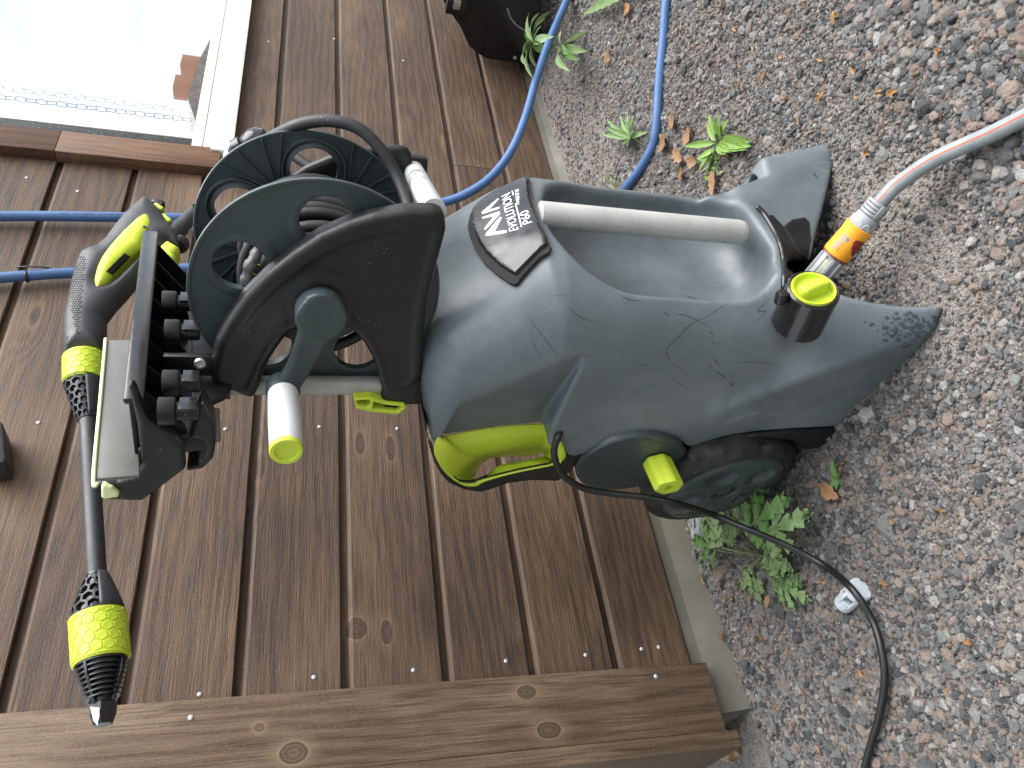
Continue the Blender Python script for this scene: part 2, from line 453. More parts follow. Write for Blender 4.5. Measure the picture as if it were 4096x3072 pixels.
        kc = t.mix(t.math('MULTIPLY', rings, 0.6), tuple(x * 0.95 for x in base), tuple(x * 1.0 for x in dark))
        c = t.mix(t.ramp(t.math('MULTIPLY', dd, 0.25), [(0.20, 1.0), (0.25, 0.0)]), c, kc)
        c = t.mix(t.ramp(t.math('MULTIPLY', dd, 0.25), [(0.205, 0.0), (0.235, 0.7), (0.275, 0.0)]), c, tuple(x * 0.4 for x in dark))
    if grey > 0: c = t.mix(grey, c, (0.17, 0.145, 0.12))
    tone = t.math('ADD', t.math('MULTIPLY', oi.outputs['Random'], 0.35), 0.82)
    c = t.mix(1.0, c, tone, 'MULTIPLY')
    nb = t.bump(fib, 0.6, 0.0014)
    nb = t.bump(grit, 0.5, 0.0009, nb)
    nb = t.bump(t.noise(comb(t.math('MULTIPLY', along, 90.0), t.math('MULTIPLY', acr, 330.0), depth), 1.0, 4, 0.65), 0.5, 0.0010, nb)
    nb = t.bump(g1, 0.18, 0.0008, nb)
    return t.set(c, t.ramp(fib, [(0.3, 0.50), (0.7, 0.68)]), nb, Specular_IOR_Level=0.4)

def knurled(name, col=(0.62, 0.63, 0.62), metal=0.6, rough=0.45):
    t = NT(name); v = t.coord('Object')
    n = t.noise(v, 25, 5)
    c = t.mix(t.ramp(n, [(0.35, 0.0), (0.7, 1.0)]), tuple(x * 0.82 for x in col), col)
    w1 = t.new('ShaderNodeTexWave'); w1.inputs['Scale'].default_value = 230; w1.bands_direction = 'DIAGONAL'; t.link(v, w1.inputs['Vector'])
    v2 = t.coord('Object', (-1, 1, 1)); w2 = t.new('ShaderNodeTexWave'); w2.inputs['Scale'].default_value = 230; w2.bands_direction = 'DIAGONAL'; t.link(v2, w2.inputs['Vector'])
    k = t.math('MULTIPLY', w1.outputs['Fac'], w2.outputs['Fac'])
    c = t.mix(t.ramp(k, [(0.0, 0.35), (0.3, 0.0)]), c, tuple(x * 0.5 for x in col))
    return t.set(c, rough, t.bump(k, 0.5, 0.0006), Metallic=metal)

def simple(name, col, rough=0.5, metal=0.0, var=0.15, scale=30, bump=0.0, bscale=300, **kw):
    t = NT(name); v = t.coord('Object'); n = t.noise(v, scale, 5, 0.6)
    c = t.mix(t.ramp(n, [(0.3, 0.0), (0.7, 1.0)]), tuple(x * (1 - var) for x in col), tuple(min(1, x * (1 + var)) for x in col))
    nb = t.bump(t.noise(v, bscale, 4, 0.6), bump, 0.001) if bump else None
    return t.set(c, rough, nb, Metallic=metal, **kw)

def make_materials():
    M = {}
    M['body'] = plastic('slate_plastic', (0.100, 0.121, 0.131), 0.42, 0.12, 0.14, (0.22, 0.24, 0.25), 0.12, streak=0.5)
    M['slate2'] = plastic('dark_slate_plastic', (0.034, 0.048, 0.052), 0.38, 0.12, 0.06, (0.15, 0.17, 0.17), 0.10)
    M['black'] = plastic('black_plastic', (0.0055, 0.0055, 0.006), 0.42, 0.2, 0.035, (0.10, 0.095, 0.09), 0.18)
    M['black_gloss'] = plastic('glossy_black_plastic', (0.010, 0.010, 0.011), 0.20, 0.2, 0.03, (0.1, 0.1, 0.1), 0.03)
    M['gun'] = plastic('charcoal_plastic', (0.024, 0.026, 0.030), 0.46, 0.15, 0.05, (0.2, 0.2, 0.2), 0.25, 1500)
    M['rubber'] = plastic('rubber', (0.013, 0.013, 0.013), 0.62, 0.3, 0.25, (0.13, 0.11, 0.09), 0.3, 700)
    M['hose_black'] = plastic('black_hose_rubber', (0.016, 0.016, 0.018), 0.50, 0.2, 0.06, (0.1, 0.1, 0.1), 0.3, 1200)
    M['lime'] = plastic('lime_plastic', (0.50, 0.61, 0.040), 0.40, 0.06, 0.10, (0.20, 0.22, 0.05), 0.10)
    M['lime_pale'] = plastic('pale_lime_plastic', (0.70, 0.75, 0.40), 0.45, 0.06, 0.10, (0.3, 0.3, 0.15), 0.10)
    M['scuff'] = simple('rubbed_plastic', (0.050, 0.062, 0.067), 0.45)
    M['foam'] = simple('black_foam', (0.03, 0.03, 0.028), 0.95, 0, 0.6, 900, 0.9, 1400)
    M['print'] = simple('white_print', (0.78, 0.82, 0.84), 0.45, 0, 0.06, 200)
    M['knurl'] = knurled('knurled_grip', (0.74, 0.76, 0.77), 0.15, 0.5)
    M['knurl2'] = knurled('knurled_bar', (0.56, 0.56, 0.54), 0.15, 0.5)
    t = NT('scuffed_aluminium'); v = t.coord('Object'); n = t.noise(v, 42, 6, 0.7, 0.6)
    t.set(t.mix(t.ramp(n, [(0.56, 0.0), (0.60, 1.0)]), (0.50, 0.52, 0.52), (0.17, 0.19, 0.20)), t.ramp(n, [(0.3, 0.35), (0.7, 0.6)]), t.bump(n, 0.2, 0.001), Metallic=0.25); M['alu'] = t.m
    M['tube'] = simple('grey_tube', (0.36, 0.36, 0.33), 0.45, 0.2, 0.1, 40)
    M['steel'] = simple('bright_steel', (0.62, 0.62, 0.62), 0.28, 0.9, 0.1, 60)
    M['galv'] = simple('galvanised', (0.50, 0.52, 0.54), 0.45, 0.35, 0.2, 700, 0.3, 800)
    M['grey_plastic'] = simple('grey_plastic', (0.27, 0.29, 0.30), 0.45, 0, 0.15, 60, 0.15, 500)
    M['pale_plastic'] = simple('pale_grey_plastic', (0.42, 0.46, 0.49), 0.45, 0, 0.12, 60, 0.15, 500)
    M['clear'] = simple('dirty_clear_plastic', (0.33, 0.33, 0.25), 0.3, 0, 0.2, 70)
    M['orange'] = plastic('orange_plastic', (0.80, 0.33, 0.018), 0.38, 0.06, 0.06, (0.4, 0.2, 0.05), 0.08)
    t = NT('speckled_red_plastic'); v = t.coord('Object'); n = t.noise(v, 420, 3, 0.7)
    t.set(t.mix(t.ramp(n, [(0.52, 0.0), (0.58, 1.0)]), (0.27, 0.025, 0.02), (0.03, 0.012, 0.01)), 0.4, t.bump(n, 0.3, 0.001)); M['red'] = t.m
    M['blue_print'] = simple('blue_print', (0.03, 0.18, 0.50), 0.5)
    M['grey_print'] = simple('grey_print', (0.12, 0.10, 0.08), 0.5)
    t = NT('blue_rubber'); v = t.coord('Object'); n = t.noise(v, 14, 5)
    t.set(t.mix(t.ramp(n, [(0.35, 0.0), (0.7, 1.0)]), (0.040, 0.098, 0.225), (0.060, 0.130, 0.29)), t.ramp(n, [(0.3, 0.34), (0.7, 0.5)]), t.bump(t.noise(v, 60, 4), 0.12, 0.003)); M['blue'] = t.m
    M['navy_print'] = simple('navy_print', (0.012, 0.02, 0.06), 0.6)
    # garden hose
    M['hose_grey'] = simple('grey_hose', (0.215, 0.235, 0.245), 0.5, 0, 0.16, 60, 0.1, 400)
    M['hose_red'] = simple('red_hose_stripe', (0.50, 0.085, 0.035), 0.5, 0, 0.14, 60)
    # timber
    M['plank'] = wood('stained_cladding', axis='X')
    M['corner'] = wood('stained_corner_board', base=(0.130, 0.085, 0.054), light=(0.255, 0.182, 0.118), dark=(0.052, 0.032, 0.020), axis='Z', wear=0.36)
    M['casing'] = wood('stained_casing', base=(0.115, 0.055, 0.028), light=(0.22, 0.12, 0.06), dark=(0.05, 0.024, 0.013), axis='Z', wear=0.3)
    # concrete
    t = NT('concrete'); v = t.coord('Object'); n = t.noise(v, 7, 8, 0.65); n2 = t.noise(v, 180, 4, 0.7)
    c = t.mix(t.ramp(n, [(0.3, 0.0), (0.75, 1.0)]), (0.095, 0.088, 0.070), (0.225, 0.215, 0.190))
    c = t.mix(t.ramp(t.noise(v, 3.3, 4), [(0.42, 0.0), (0.62, 0.7)]), c, (0.105, 0.096, 0.062))
    t.set(c, 0.88, t.bump(n2, 0.35, 0.002)); M['concrete'] = t.m
    # window
    t = NT('white_paint'); v = t.coord('Object'); n = t.noise(v, 14, 8, 0.7); n2 = t.noise(v, 120, 5, 0.7)
    c = t.mix(t.ramp(n, [(0.45, 0.0), (0.75, 0.7)]), (0.72, 0.72, 0.67), (0.60, 0.58, 0.50)); c = t.mix(t.ramp(n2, [(0.62, 0.0), (0.70, 0.6)]), c, (0.30, 0.28, 0.24))
    t.set(c, 0.45, t.bump(n2, 0.15, 0.001)); M['white'] = t.m
    t = NT('weathered_flashing'); v = t.coord('Object'); n = t.noise(v, 60, 6, 0.75); n1 = t.noise(v, 9, 5)
    c = t.mix(t.ramp(n, [(0.46, 0.0), (0.66, 1.0)]), (0.66, 0.66, 0.61), (0.47, 0.47, 0.43)); c = t.mix(t.ramp(n1, [(0.55, 0.0), (0.72, 0.5)]), c, (0.48, 0.44, 0.33))
    t.set(c, 0.4, t.bump(n, 0.2, 0.001), Metallic=0.1); M['flash'] = t.m
    t = NT('window_glass'); v = t.coord('Object'); n = t.noise(v, 3, 6, 0.6)
    dv = t.noise(t.coord('Object', (9, 1, 60)), 9, 4, 0.7)
    t.b.inputs['Base Color'].default_value = (0.03, 0.035, 0.036, 1); t.b.inputs['Metallic'].default_value = 1.0; t.b.inputs['Roughness'].default_value = 0.015
    t.b.inputs['IOR'].default_value = 2.6; t.b.inputs['Specular IOR Level'].default_value = 1.0
    sp = t.ramp(t.noise(t.coord('Object', (60, 1, 160)), 1, 3, 0.7), [(0.70, 0.0), (0.76, 1.0)])
    t.link(t.mix(sp, (0.585, 0.61, 0.62), (0.36, 0.36, 0.34)), t.b.inputs['Base Color'])
    t.link(t.ramp(sp, [(0.0, 0.015), (1.0, 0.5)]), t.b.inputs['Roughness'])
    M['glass'] = t.m
    # dirty rubber seal beside the pane
    t = NT('dusty_seal'); v = t.coord('Object'); n = t.noise(v, 260, 5, 0.75)
    t.set(t.ramp(n, [(0.50, (0.012, 0.016, 0.017)), (0.60, (0.08, 0.09, 0.09)), (0.72, (0.4, 0.42, 0.42))]), 0.6, t.bump(n, 0.4, 0.002)); M['seal'] = t.m
    M['chain'] = simple('chain_grey', (0.60, 0.63, 0.61), 0.4, 0.1)
    # soil between the stones
    t = NT('soil'); v = t.coord('Object'); n1 = t.noise(v, 2.2, 6, 0.6); n2 = t.noise(v, 60, 8, 0.7); n3 = t.noise(v, 420, 4, 0.75)
    vo = t.new('ShaderNodeTexVoronoi'); vo.inputs['Scale'].default_value = 330; t.link(v, vo.inputs['Vector'])
    c = t.mix(t.ramp(n2, [(0.3, 0.0), (0.7, 1.0)]), (0.140, 0.125, 0.111), (0.345, 0.312, 0.28))
    gr = t.new('ShaderNodeSeparateColor'); t.link(vo.outputs['Color'], gr.inputs[0])
    gc = t.ramp(gr.outputs[0], [(0.0, (0.045, 0.045, 0.048)), (0.35, (0.11, 0.11, 0.115)), (0.6, (0.20, 0.19, 0.18)), (0.8, (0.24, 0.165, 0.13)), (1.0, (0.36, 0.34, 0.32))])
    c = t.mix(t.ramp(n3, [(0.4, 0.25), (0.6, 0.8)]), c, gc)
    c = t.mix(t.ramp(n1, [(0.42, 0.0), (0.62, 0.45)]), c, (0.225, 0.202, 0.180))
    nb = t.bump(vo.outputs['Distance'], 0.7, 0.004); nb = t.bump(n2, 0.5, 0.012, nb)
    t.set(c, 0.95, nb, Specular_IOR_Level=0.2); M['soil'] = t.m
    # crushed granite
    t = NT('crushed_granite'); v = t.coord('Object'); oi = t.new('ShaderNodeObjectInfo'); rn = oi.outputs['Random']
    tone = t.ramp(rn, [(0.0, (0.075, 0.080, 0.088)), (0.14, (0.15, 0.157, 0.166)), (0.30, (0.27, 0.274, 0.278)), (0.46, (0.39, 0.388, 0.382)), (0.58, (0.48, 0.468, 0.448)), (0.66, (0.43, 0.315, 0.255)), (0.84, (0.56, 0.42, 0.345)), (0.92, (0.62, 0.555, 0.49)), (1.0, (0.76, 0.75, 0.73))])
    gv = t.coord('Object', (1, 1, 1), rand=50.0)
    s1 = t.noise(gv, 2.2, 6, 0.8); s2 = t.noise(gv, 5.5, 4, 0.75); s3 = t.noise(gv, 1.3, 3, 0.6)
    c = t.mix(t.ramp(s1, [(0.50, 0.0), (0.62, 0.5)]), tone, (0.075, 0.08, 0.087))
    c = t.mix(t.ramp(s2, [(0.57, 0.0), (0.63, 0.55)]), c, (0.62, 0.60, 0.575))
    c = t.mix(t.ramp(s3, [(0.52, 0.0), (0.7, 0.25)]), c, (0.36, 0.32, 0.28))
    t.set(c, 0.75, t.bump(s1, 0.8, 0.15), Specular_IOR_Level=0.4); M['stone'] = t.m
    # vegetation
    def leafmat(name, a, b, trans=0.25):
        t = NT(name); v = t.coord('Object'); n = t.noise(v, 26, 5, 0.6); n2 = t.noise(v, 260, 3, 0.6)
        oi = t.new('ShaderNodeObjectInfo')
        c = t.mix(t.ramp(n, [(0.3, 0.0), (0.7, 1.0)]), a, b)
        c = t.mix(1.0, c, t.math('ADD', t.math('MULTIPLY', oi.outputs['Random'], 0.4), 0.8), 'MULTIPLY')
        t.set(c, 0.5, t.bump(n2, 0.25, 0.002)); 
        try: t.b.inputs['Subsurface Weight'].default_value = 0.0
        except Exception: pass
        tr = t.new('ShaderNodeBsdfTranslucent'); t.link(c, tr.inputs['Color'])
        ms = t.new('ShaderNodeMixShader'); ms.inputs[0].default_value = trans
        t.link(t.b.outputs[0], ms.inputs[1]); t.link(tr.outputs[0], ms.inputs[2]); t.link(ms.outputs[0], t.out.inputs['Surface'])
        return t.m
    M['leaf'] = leafmat('green_leaf', (0.085, 0.185, 0.045), (0.15, 0.27, 0.08))
    M['leaf2'] = leafmat('blue_green_leaf', (0.140, 0.225, 0.085), (0.245, 0.350, 0.150))
    M['leaf3'] = leafmat('bright_leaf', (0.16, 0.30, 0.05), (0.26, 0.40, 0.10))
    M['stem'] = leafmat('green_stem', (0.13, 0.18, 0.07), (0.20, 0.22, 0.11))
    M['dry'] = leafmat('dry_leaf', (0.16, 0.080, 0.030), (0.36, 0.20, 0.10), 0.15)
    M['husk'] = leafmat('orange_husk', (0.25, 0.11, 0.025), (0.44, 0.23, 0.07), 0.2)
    # house mirrored in the pane
    M['roof'] = simple('dark_roof', (0.36, 0.30, 0.26), 0.8, 0, 0.3, 3)
    M['render'] = simple('pale_house_wall', (0.42, 0.38, 0.33), 0.9, 0, 0.1, 2)
    t = NT('chimney_brick'); v = t.coord('Object'); br = t.new('ShaderNodeTexBrick'); br.inputs['Scale'].default_value = 6
    br.inputs['Color1'].default_value = (0.62, 0.32, 0.20, 1); br.inputs['Color2'].default_value = (0.52, 0.25, 0.16, 1); br.inputs['Mortar'].default_value = (0.3, 0.27, 0.24, 1)
    t.link(v, br.inputs['Vector']); t.set(br.outputs['Color'], 0.9); M['brick'] = t.m
    return M
MT = make_materials()

# ------------------------------------------------------------------ ground
def vnoise(x, y, s, seed):
    """cheap smooth value noise"""
    r = np.random.default_rng(seed); T = r.random((64, 64))
    u, v = np.asarray(x) * s, np.asarray(y) * s
    i, j = np.floor(u).astype(int), np.floor(v).astype(int); fu, fv = u - i, v - j
    fu, fv = fu * fu * (3 - 2 * fu), fv * fv * (3 - 2 * fv)
    g = lambda a, b: T[a % 64, b % 64]
    return (g(i, j) * (1 - fu) + g(i + 1, j) * fu) * (1 - fv) + (g(i, j + 1) * (1 - fu) + g(i + 1, j + 1) * fu) * fv
def ground_z(x, y):
    x = np.asarray(x, float); y = np.asarray(y, float)
    near = np.exp(-((x - 0.9) / 1.6) ** 2 - ((y + 0.3) / 1.6) ** 2)
    z = 0.014 * (vnoise(x, y, 2.3, 1) - 0.5) + 0.010 * (vnoise(x, y, 6.5, 2) - 0.5) + 0.004 * (vnoise(x, y, 22, 3) - 0.5)
    # soil banked up against the wall farther along
    z = z + 0.042 * np.clip((x - 0.38) / 0.9, 0, 1) ** 0.8 * np.clip(1 + y / 0.32, 0, 1)
    # level where the machine stands
    lvl = np.exp(-(((x - 0.62) / 0.24) ** 2 + ((y + 0.42) / 0.28) ** 2) ** 2)
    return (z * (1 - 0.85 * lvl)) * np.clip(near * 3, 0, 1) - 0.004
def build_ground():
    xs = np.concatenate([np.linspace(-60, -1.2, 25)[:-1], np.arange(-1.2, 3.2, 0.02), np.linspace(3.2, 60, 25)])
    ys = np.concatenate([np.linspace(-60, -1.7, 25)[:-1], np.arange(-1.7, 0.06, 0.02), [0.3, 3, 20, 60]])
    X, Y = np.meshgrid(xs, ys, indexing='ij'); Z = ground_z(X, Y)
    n, m = X.shape; I = np.arange(n * m).reshape(n, m)
    Q = np.stack([I[:-1, :-1], I[1:, :-1], I[1:, 1:], I[:-1, 1:]], -1).reshape(-1, 4)
    o = add('ground', np.stack([X, Y, Z], -1).reshape(-1, 3), Q, MT['soil'], None, True, origin=(0, 0, 0))
    tagk(o, kind='structure'); return o
GROUND = build_ground()

def in_view(P, margin=0.34):
    q = (P - CAM) @ MC; f = q[:, 2]
    u = q[:, 0] / np.maximum(f, 1e-6) * FPX / 2048.0; v = q[:, 1] / np.maximum(f, 1e-6) * FPX / 1536.0
    return (f > 0.05) & (np.abs(u) < 1 + margin) & (np.abs(v) < 1 + margin)

def rock_nodes():
    """instances angular crushed stones on the points of a mesh"""
    g = bpy.data.node_groups.new('stones_on_points', 'GeometryNodeTree')
    g.interface.new_socket('Geometry', in_out='INPUT', socket_type='NodeSocketGeometry')
    g.interface.new_socket('Geometry', in_out='OUTPUT', socket_type='NodeSocketGeometry')
    N, Lk = g.nodes, g.links
    gi = N.new('NodeGroupInput'); go = N.new('NodeGroupOutput')
    gti = N.new('GeometryNodeGeometryToInstance')
    for k in range(5):
        ico = N.new('GeometryNodeMeshIcoSphere'); ico.inputs['Radius'].default_value = 1.0; ico.inputs['Subdivisions'].default_value = 2 if k < 4 else 1
        pos = N.new('GeometryNodeInputPosition')
        nz = N.new('ShaderNodeTexNoise'); nz.noise_dimensions = '4D'; nz.inputs['Scale'].default_value = 1.0; nz.inputs['Detail'].default_value = 2.5; nz.inputs['W'].default_value = 3.7 * k
        sub = N.new('ShaderNodeVectorMath'); sub.operation = 'SUBTRACT'; sub.inputs[1].default_value = (0.5, 0.5, 0.5)
        sc = N.new('ShaderNodeVectorMath'); sc.operation = 'SCALE'; sc.inputs['Scale'].default_value = 1.7
        sp = N.new('GeometryNodeSetPosition')
        sh = N.new('GeometryNodeSetShadeSmooth'); sh.inputs['Shade Smooth'].default_value = False
        Lk.new(pos.outputs[0], nz.inputs['Vector']); Lk.new(nz.outputs['Color'], sub.inputs[0]); Lk.new(sub.outputs[0], sc.inputs[0])
        Lk.new(ico.outputs[0], sp.inputs['Geometry']); Lk.new(sc.outputs[0], sp.inputs['Offset'])
        sm = N.new('GeometryNodeSetMaterial'); sm.inputs['Material'].default_value = MT['stone']
        Lk.new(sp.outputs[0], sh.inputs[0]); Lk.new(sh.outputs[0], sm.inputs[0]); Lk.new(sm.outputs[0], gti.inputs[0])
    iop = N.new('GeometryNodeInstanceOnPoints'); iop.inputs['Pick Instance'].default_value = True
    def attr(name, typ):
        a = N.new('GeometryNodeInputNamedAttribute'); a.data_type = typ; a.inputs['Name'].default_value = name; return a.outputs[0]
    Lk.new(gi.outputs[0], iop.inputs['Points']); Lk.new(gti.outputs[0], iop.inputs['Instance'])
    Lk.new(attr('size', 'FLOAT_VECTOR'), iop.inputs['Scale'])
    Lk.new(attr('pick', 'INT'), iop.inputs['Instance Index'])
    er = N.new('FunctionNodeEulerToRotation'); Lk.new(attr('turn', 'FLOAT_VECTOR'), er.inputs[0]); Lk.new(er.outputs[0], iop.inputs['Rotation'])
    Lk.new(iop.outputs[0], go.inputs[0])
    return g
def scatter(name, P, size, seed):
    r = np.random.default_rng(seed); n = len(P)
    me = bpy.data.meshes.new(name); me.vertices.add(n); me.vertices.foreach_set('co', P.astype(np.float32).ravel())
    a = me.attributes.new('size', 'FLOAT_VECTOR', 'POINT')
    asp = np.stack([r.uniform(0.85, 1.45, n), r.uniform(0.75, 1.1, n), r.uniform(0.55, 0.9, n)], 1) * size[:, None]
    a.data.foreach_set('vector', asp.astype(np.float32).ravel())
    a = me.attributes.new('turn', 'FLOAT_VECTOR', 'POINT')
    tr = np.stack([r.normal(0, 0.45, n), r.normal(0, 0.45, n), r.uniform(0, 6.28, n)], 1); a.data.foreach_set('vector', tr.astype(np.float32).ravel())
    a = me.attributes.new('pick', 'INT', 'POINT'); a.data.foreach_set('value', r.integers(0, 5, n).astype(np.int32))
    me.materials.append(MT['stone'])
    o = bpy.data.objects.new(name, me); COL.objects.link(o); tagk(o, kind='stuff')
    md = o.modifiers.new('stones', 'NODES'); md.node_group = ROCKS
    return o
ROCKS = rock_nodes()
def coarse(x, y):
    """how coarse the gravel lies: 1 big crushed stone, 0 trodden fines"""
    c = 0.68 + 0.50 * (vnoise(x, y, 2.1, 21) - 0.5)
    c = c + 0.9 * np.clip((x - 0.42) / 0.2, 0, 1) * np.clip((-y - 0.71) / 0.09, 0, 1)        # coarser stone beyond the hose
    c = c - 1.0 * np.exp(-(((x - 0.60) / 0.20) ** 2 + ((y + 0.615) / 0.070) ** 2))            # trodden dust in front of the machine
    c = c - 1.0 * np.exp(-(((x - 1.50) / 0.62) ** 2 + ((y + 0.05) / 0.17) ** 2))             # bare soil along the plinth
    c = c - 0.45 * np.exp(-(((x - 0.30) / 0.12) ** 2 + ((y + 0.50) / 0.05) ** 2))
    return np.clip(c, 0, 1)
def build_gravel():
    r = np.random.default_rng(5)
    def pts(n, dens, zoff):
        x = r.uniform(-0.22, 3.1, n); y = r.uniform(-1.35, -0.006, n)
        keep = r.random(n) < dens(x, y) * np.clip(1.25 - 0.30 * x, 0.25, 1)
        x, y = x[keep], y[keep]
        P = np.stack([x, y, ground_z(x, y)], 1); P = P[in_view(P)]
        return P
    # grit
    P = pts(660000, lambda x, y: 0.22 + 0.55 * coarse(x, y), 0); s = np.exp(r.normal(math.log(0.0017), 0.32, len(P))); P[:, 2] += s * 0.25
    scatter('gravel_grit', P, s, 1)
    # small stones
    P = pts(420000, lambda x, y: 0.04 + 0.90 * coarse(x, y), 0); s = np.exp(r.normal(math.log(0.0021), 0.34, len(P))); P[:, 2] += s * 0.45
    scatter('gravel', P, s, 2)
    P = pts(95000, lambda x, y: 0.02 + 0.98 * coarse(x, y) ** 1.8, 0); s = np.exp(r.normal(math.log(0.0033), 0.34, len(P))); P[:, 2] += s * 0.5
    scatter('gravel_coarse', P, s, 3)
    # the biggest, each a stone of its own
    protos = []
    for k in range(7):
        bm = bmesh.new(); bmesh.ops.create_icosphere(bm, subdivisions=2, radius=1)
        rr = np.random.default_rng(100 + k); planes = [(_n(rr.normal(size=3)), rr.uniform(0.55, 0.9)) for _ in range(11)]
        for v in bm.verts:
            p = np.array(v.co)
            for nn, dd in planes:
                e = p @ nn - dd
                if e > 0: p = p - nn * e * 0.94
            v.co = Vector(p)
        me = bpy.data.meshes.new('stone'); bm.to_mesh(me); bm.free(); me.materials.append(MT['stone']); protos.append(me)
    n = 0
    while n < 290:
        big = n < 140
        if big: x, y = r.uniform(0.45, 1.05), r.uniform(-1.0, -0.72)
        else: x, y = r.uniform(0.12, 1.9), r.uniform(-0.95, -0.03)
        if r.random() > coarse(x, y) or not in_view(np.array([[x, y, 0.0]]), 0.03)[0]: continue
        if 0.42 < x < 0.82 and -0.62 < y < -0.15: continue
        s = float(np.exp(r.normal(math.log(0.0072 if big else 0.0058), 0.22)))
        o = bpy.data.objects.new('stone', protos[int(r.integers(0, 7))]); COL.objects.link(o); o.parent = GROUND
        o.location = (x, y, float(ground_z(x, y)) + s * 0.38); o.scale = (s * r.uniform(0.9, 1.35), s * r.uniform(0.8, 1.05), s * r.uniform(0.55, 0.85))
        o.rotation_euler = (r.normal(0, .35), r.normal(0, .35), r.uniform(0, 6.28)); n += 1
build_gravel()

# ------------------------------------------------------------------ house wall of lapped boards
ZG = [1.777, 1.646, 1.514, 1.3815, 1.2500, 1.1177, 0.9837, 0.8521, 0.7193, 0.5837, 0.4482, 0.3241, 0.1963, 0.0709]   # lower edges of the boards
X_COR = 0.335                                   # right edge of the corner board
def plank_bm(x0, x1, z0, z1, th=0.020, last=False):
    """lapped board: face, chamfered top shoulder, rebated lip; z0 its lower edge, z1 the lower edge of the board above"""
    g = 0.0105
    pr = [(th, z0), (0.0015, z0), (0.0, z0 + 0.0015), (0.0, z1 - g - 0.006), (0.0016, z1 - g - 0.0025), (0.005, z1 - g), (0.0115, z1 - g + 0.0008), (0.0115, z1 + 0.006), (th, z1 + 0.006)]
    bm = bmesh.new(); A = [bm.verts.new((x0, y, z)) for y, z in pr]; B = [bm.verts.new((x1, y, z)) for y, z in pr]
    m = len(pr)
    for i in range(m): bm.faces.new((A[i], A[(i + 1) % m], B[(i + 1) % m], B[i]))
    bm.faces.new(A[::-1]); bm.faces.new(B); bmesh.ops.recalc_face_normals(bm, faces=bm.faces)
    return bm
WIN = {}
def build_wall():
    w = thing('house_wall', 'house wall of brown stained lapped boards behind the machine', 'wall', (0.34, 0.0, 0.07))
    sill = pw(965 / PS, 557 / PS, y=0.0); WIN['z_sill'] = 0.7193 + 0.070
    cas = pw(873 / PS, 669 / PS, y=-0.012); WIN['x0'] = cas[0]
    # butt joint seen in the third board from the bottom
    bj = pw(480, 364, y=0) if False else pw(1010, 359, y=0.0)
    for i in range(len(ZG) - 1):
        z1, z0 = ZG[i], ZG[i + 1]
        x_from, x_to = 0.225, 7.5
        segs = [(x_from, x_to)]
        if z0 > 0.84: segs = [(x_from, WIN['x0'] + 0.005)]
        elif z0 > 0.70: segs = [(x_from, x_to)]
        if abs(z0 - 0.1963) < 1e-6: segs = [(x_from, bj[0] - 0.0008), (bj[0] + 0.0008, x_to)]
        for k, (a, b) in enumerate(segs):
            bm = plank_bm(a, b, z0, z1)
            if 0.70 < z0 < 0.84:      # board cut back below the window
                bm.free(); bm = plank_bm(a, WIN['x0'] - 0.0, z0, z1); add_bm('plank', bm, MT['plank'], w)
                bm = bmesh.new()
                pr = [(0.02, z0), (0.0015, z0), (0.0, z0 + 0.0015), (0.0, WIN['z_sill'] + 0.02), (0.02, WIN['z_sill'] + 0.02)]
                A = [bm.verts.new((WIN['x0'], y, z)) for y, z in pr]; B = [bm.verts.new((b, y, z)) for y, z in pr]
                for q in range(5): bm.faces.new((A[q], A[(q + 1) % 5], B[(q + 1) % 5], B[q]))
                bm.faces.new(A[::-1]); bm.faces.new(B); bmesh.ops.recalc_face_normals(bm, faces=bm.faces)
                add_bm('plank', bm, MT['plank'], w); continue
            add_bm('plank', bm, MT['plank'], w)
    # nails
    nails = [(83, 913), (487, 927), (690, 922), (858, 926), (580, 90), (58, 384), (168, 413), (431, 1500), (678, 1463), (893, 1448), (1093, 1428), (1265, 1415), (1386, 1402), (1423, 1398), (872, 131), (1018, 91), (722, 84), (280, 465)]
    for a, b in nails:
        p = pw(a, b, y=0.0)
        V, F = lathe_mesh([(0, -0.0015), (0.0021, -0.0013), (0.0030, -0.0006), (0.0030, 0.001)], p, np.array((0, 1., 0)), 10)
        add('nail', V, F, MT['galv'], w, True)
    # pairs of knots in two of the boards
    for zc, ks in ((0.5837, ((778, 958, 0.019, 0.007), (843, 968, 0.021, 0.007), (770, 1357, 0.014, 0.013), (835, 1365, 0.017, 0.008))),):
        pl = [c for c in w.children if c.name.startswith('plank') and abs(root_matrix(c).translation.z - zc + 0.062) < 0.02][0]
        loc = np.array(root_matrix(pl).translation); kn = []
        for a, b, sa, sb in ks:
            q = pw(a, b, y=0.0) - loc; kn.append((float(q[0]), float(q[2]), sa, sb))
        pl.data.materials[0] = wood('knotty_cladding', base=(0.090, 0.052, 0.030), light=(0.200, 0.127, 0.074), dark=(0.032, 0.018, 0.011), axis='X', at=kn)
    # sheathing behind the boards
    box('sheathing', (3.87, 0.030, 0.42), (3.63, 0.009, 0.34), MT['roof'], w, 0)
    return w
WALL = build_wall()
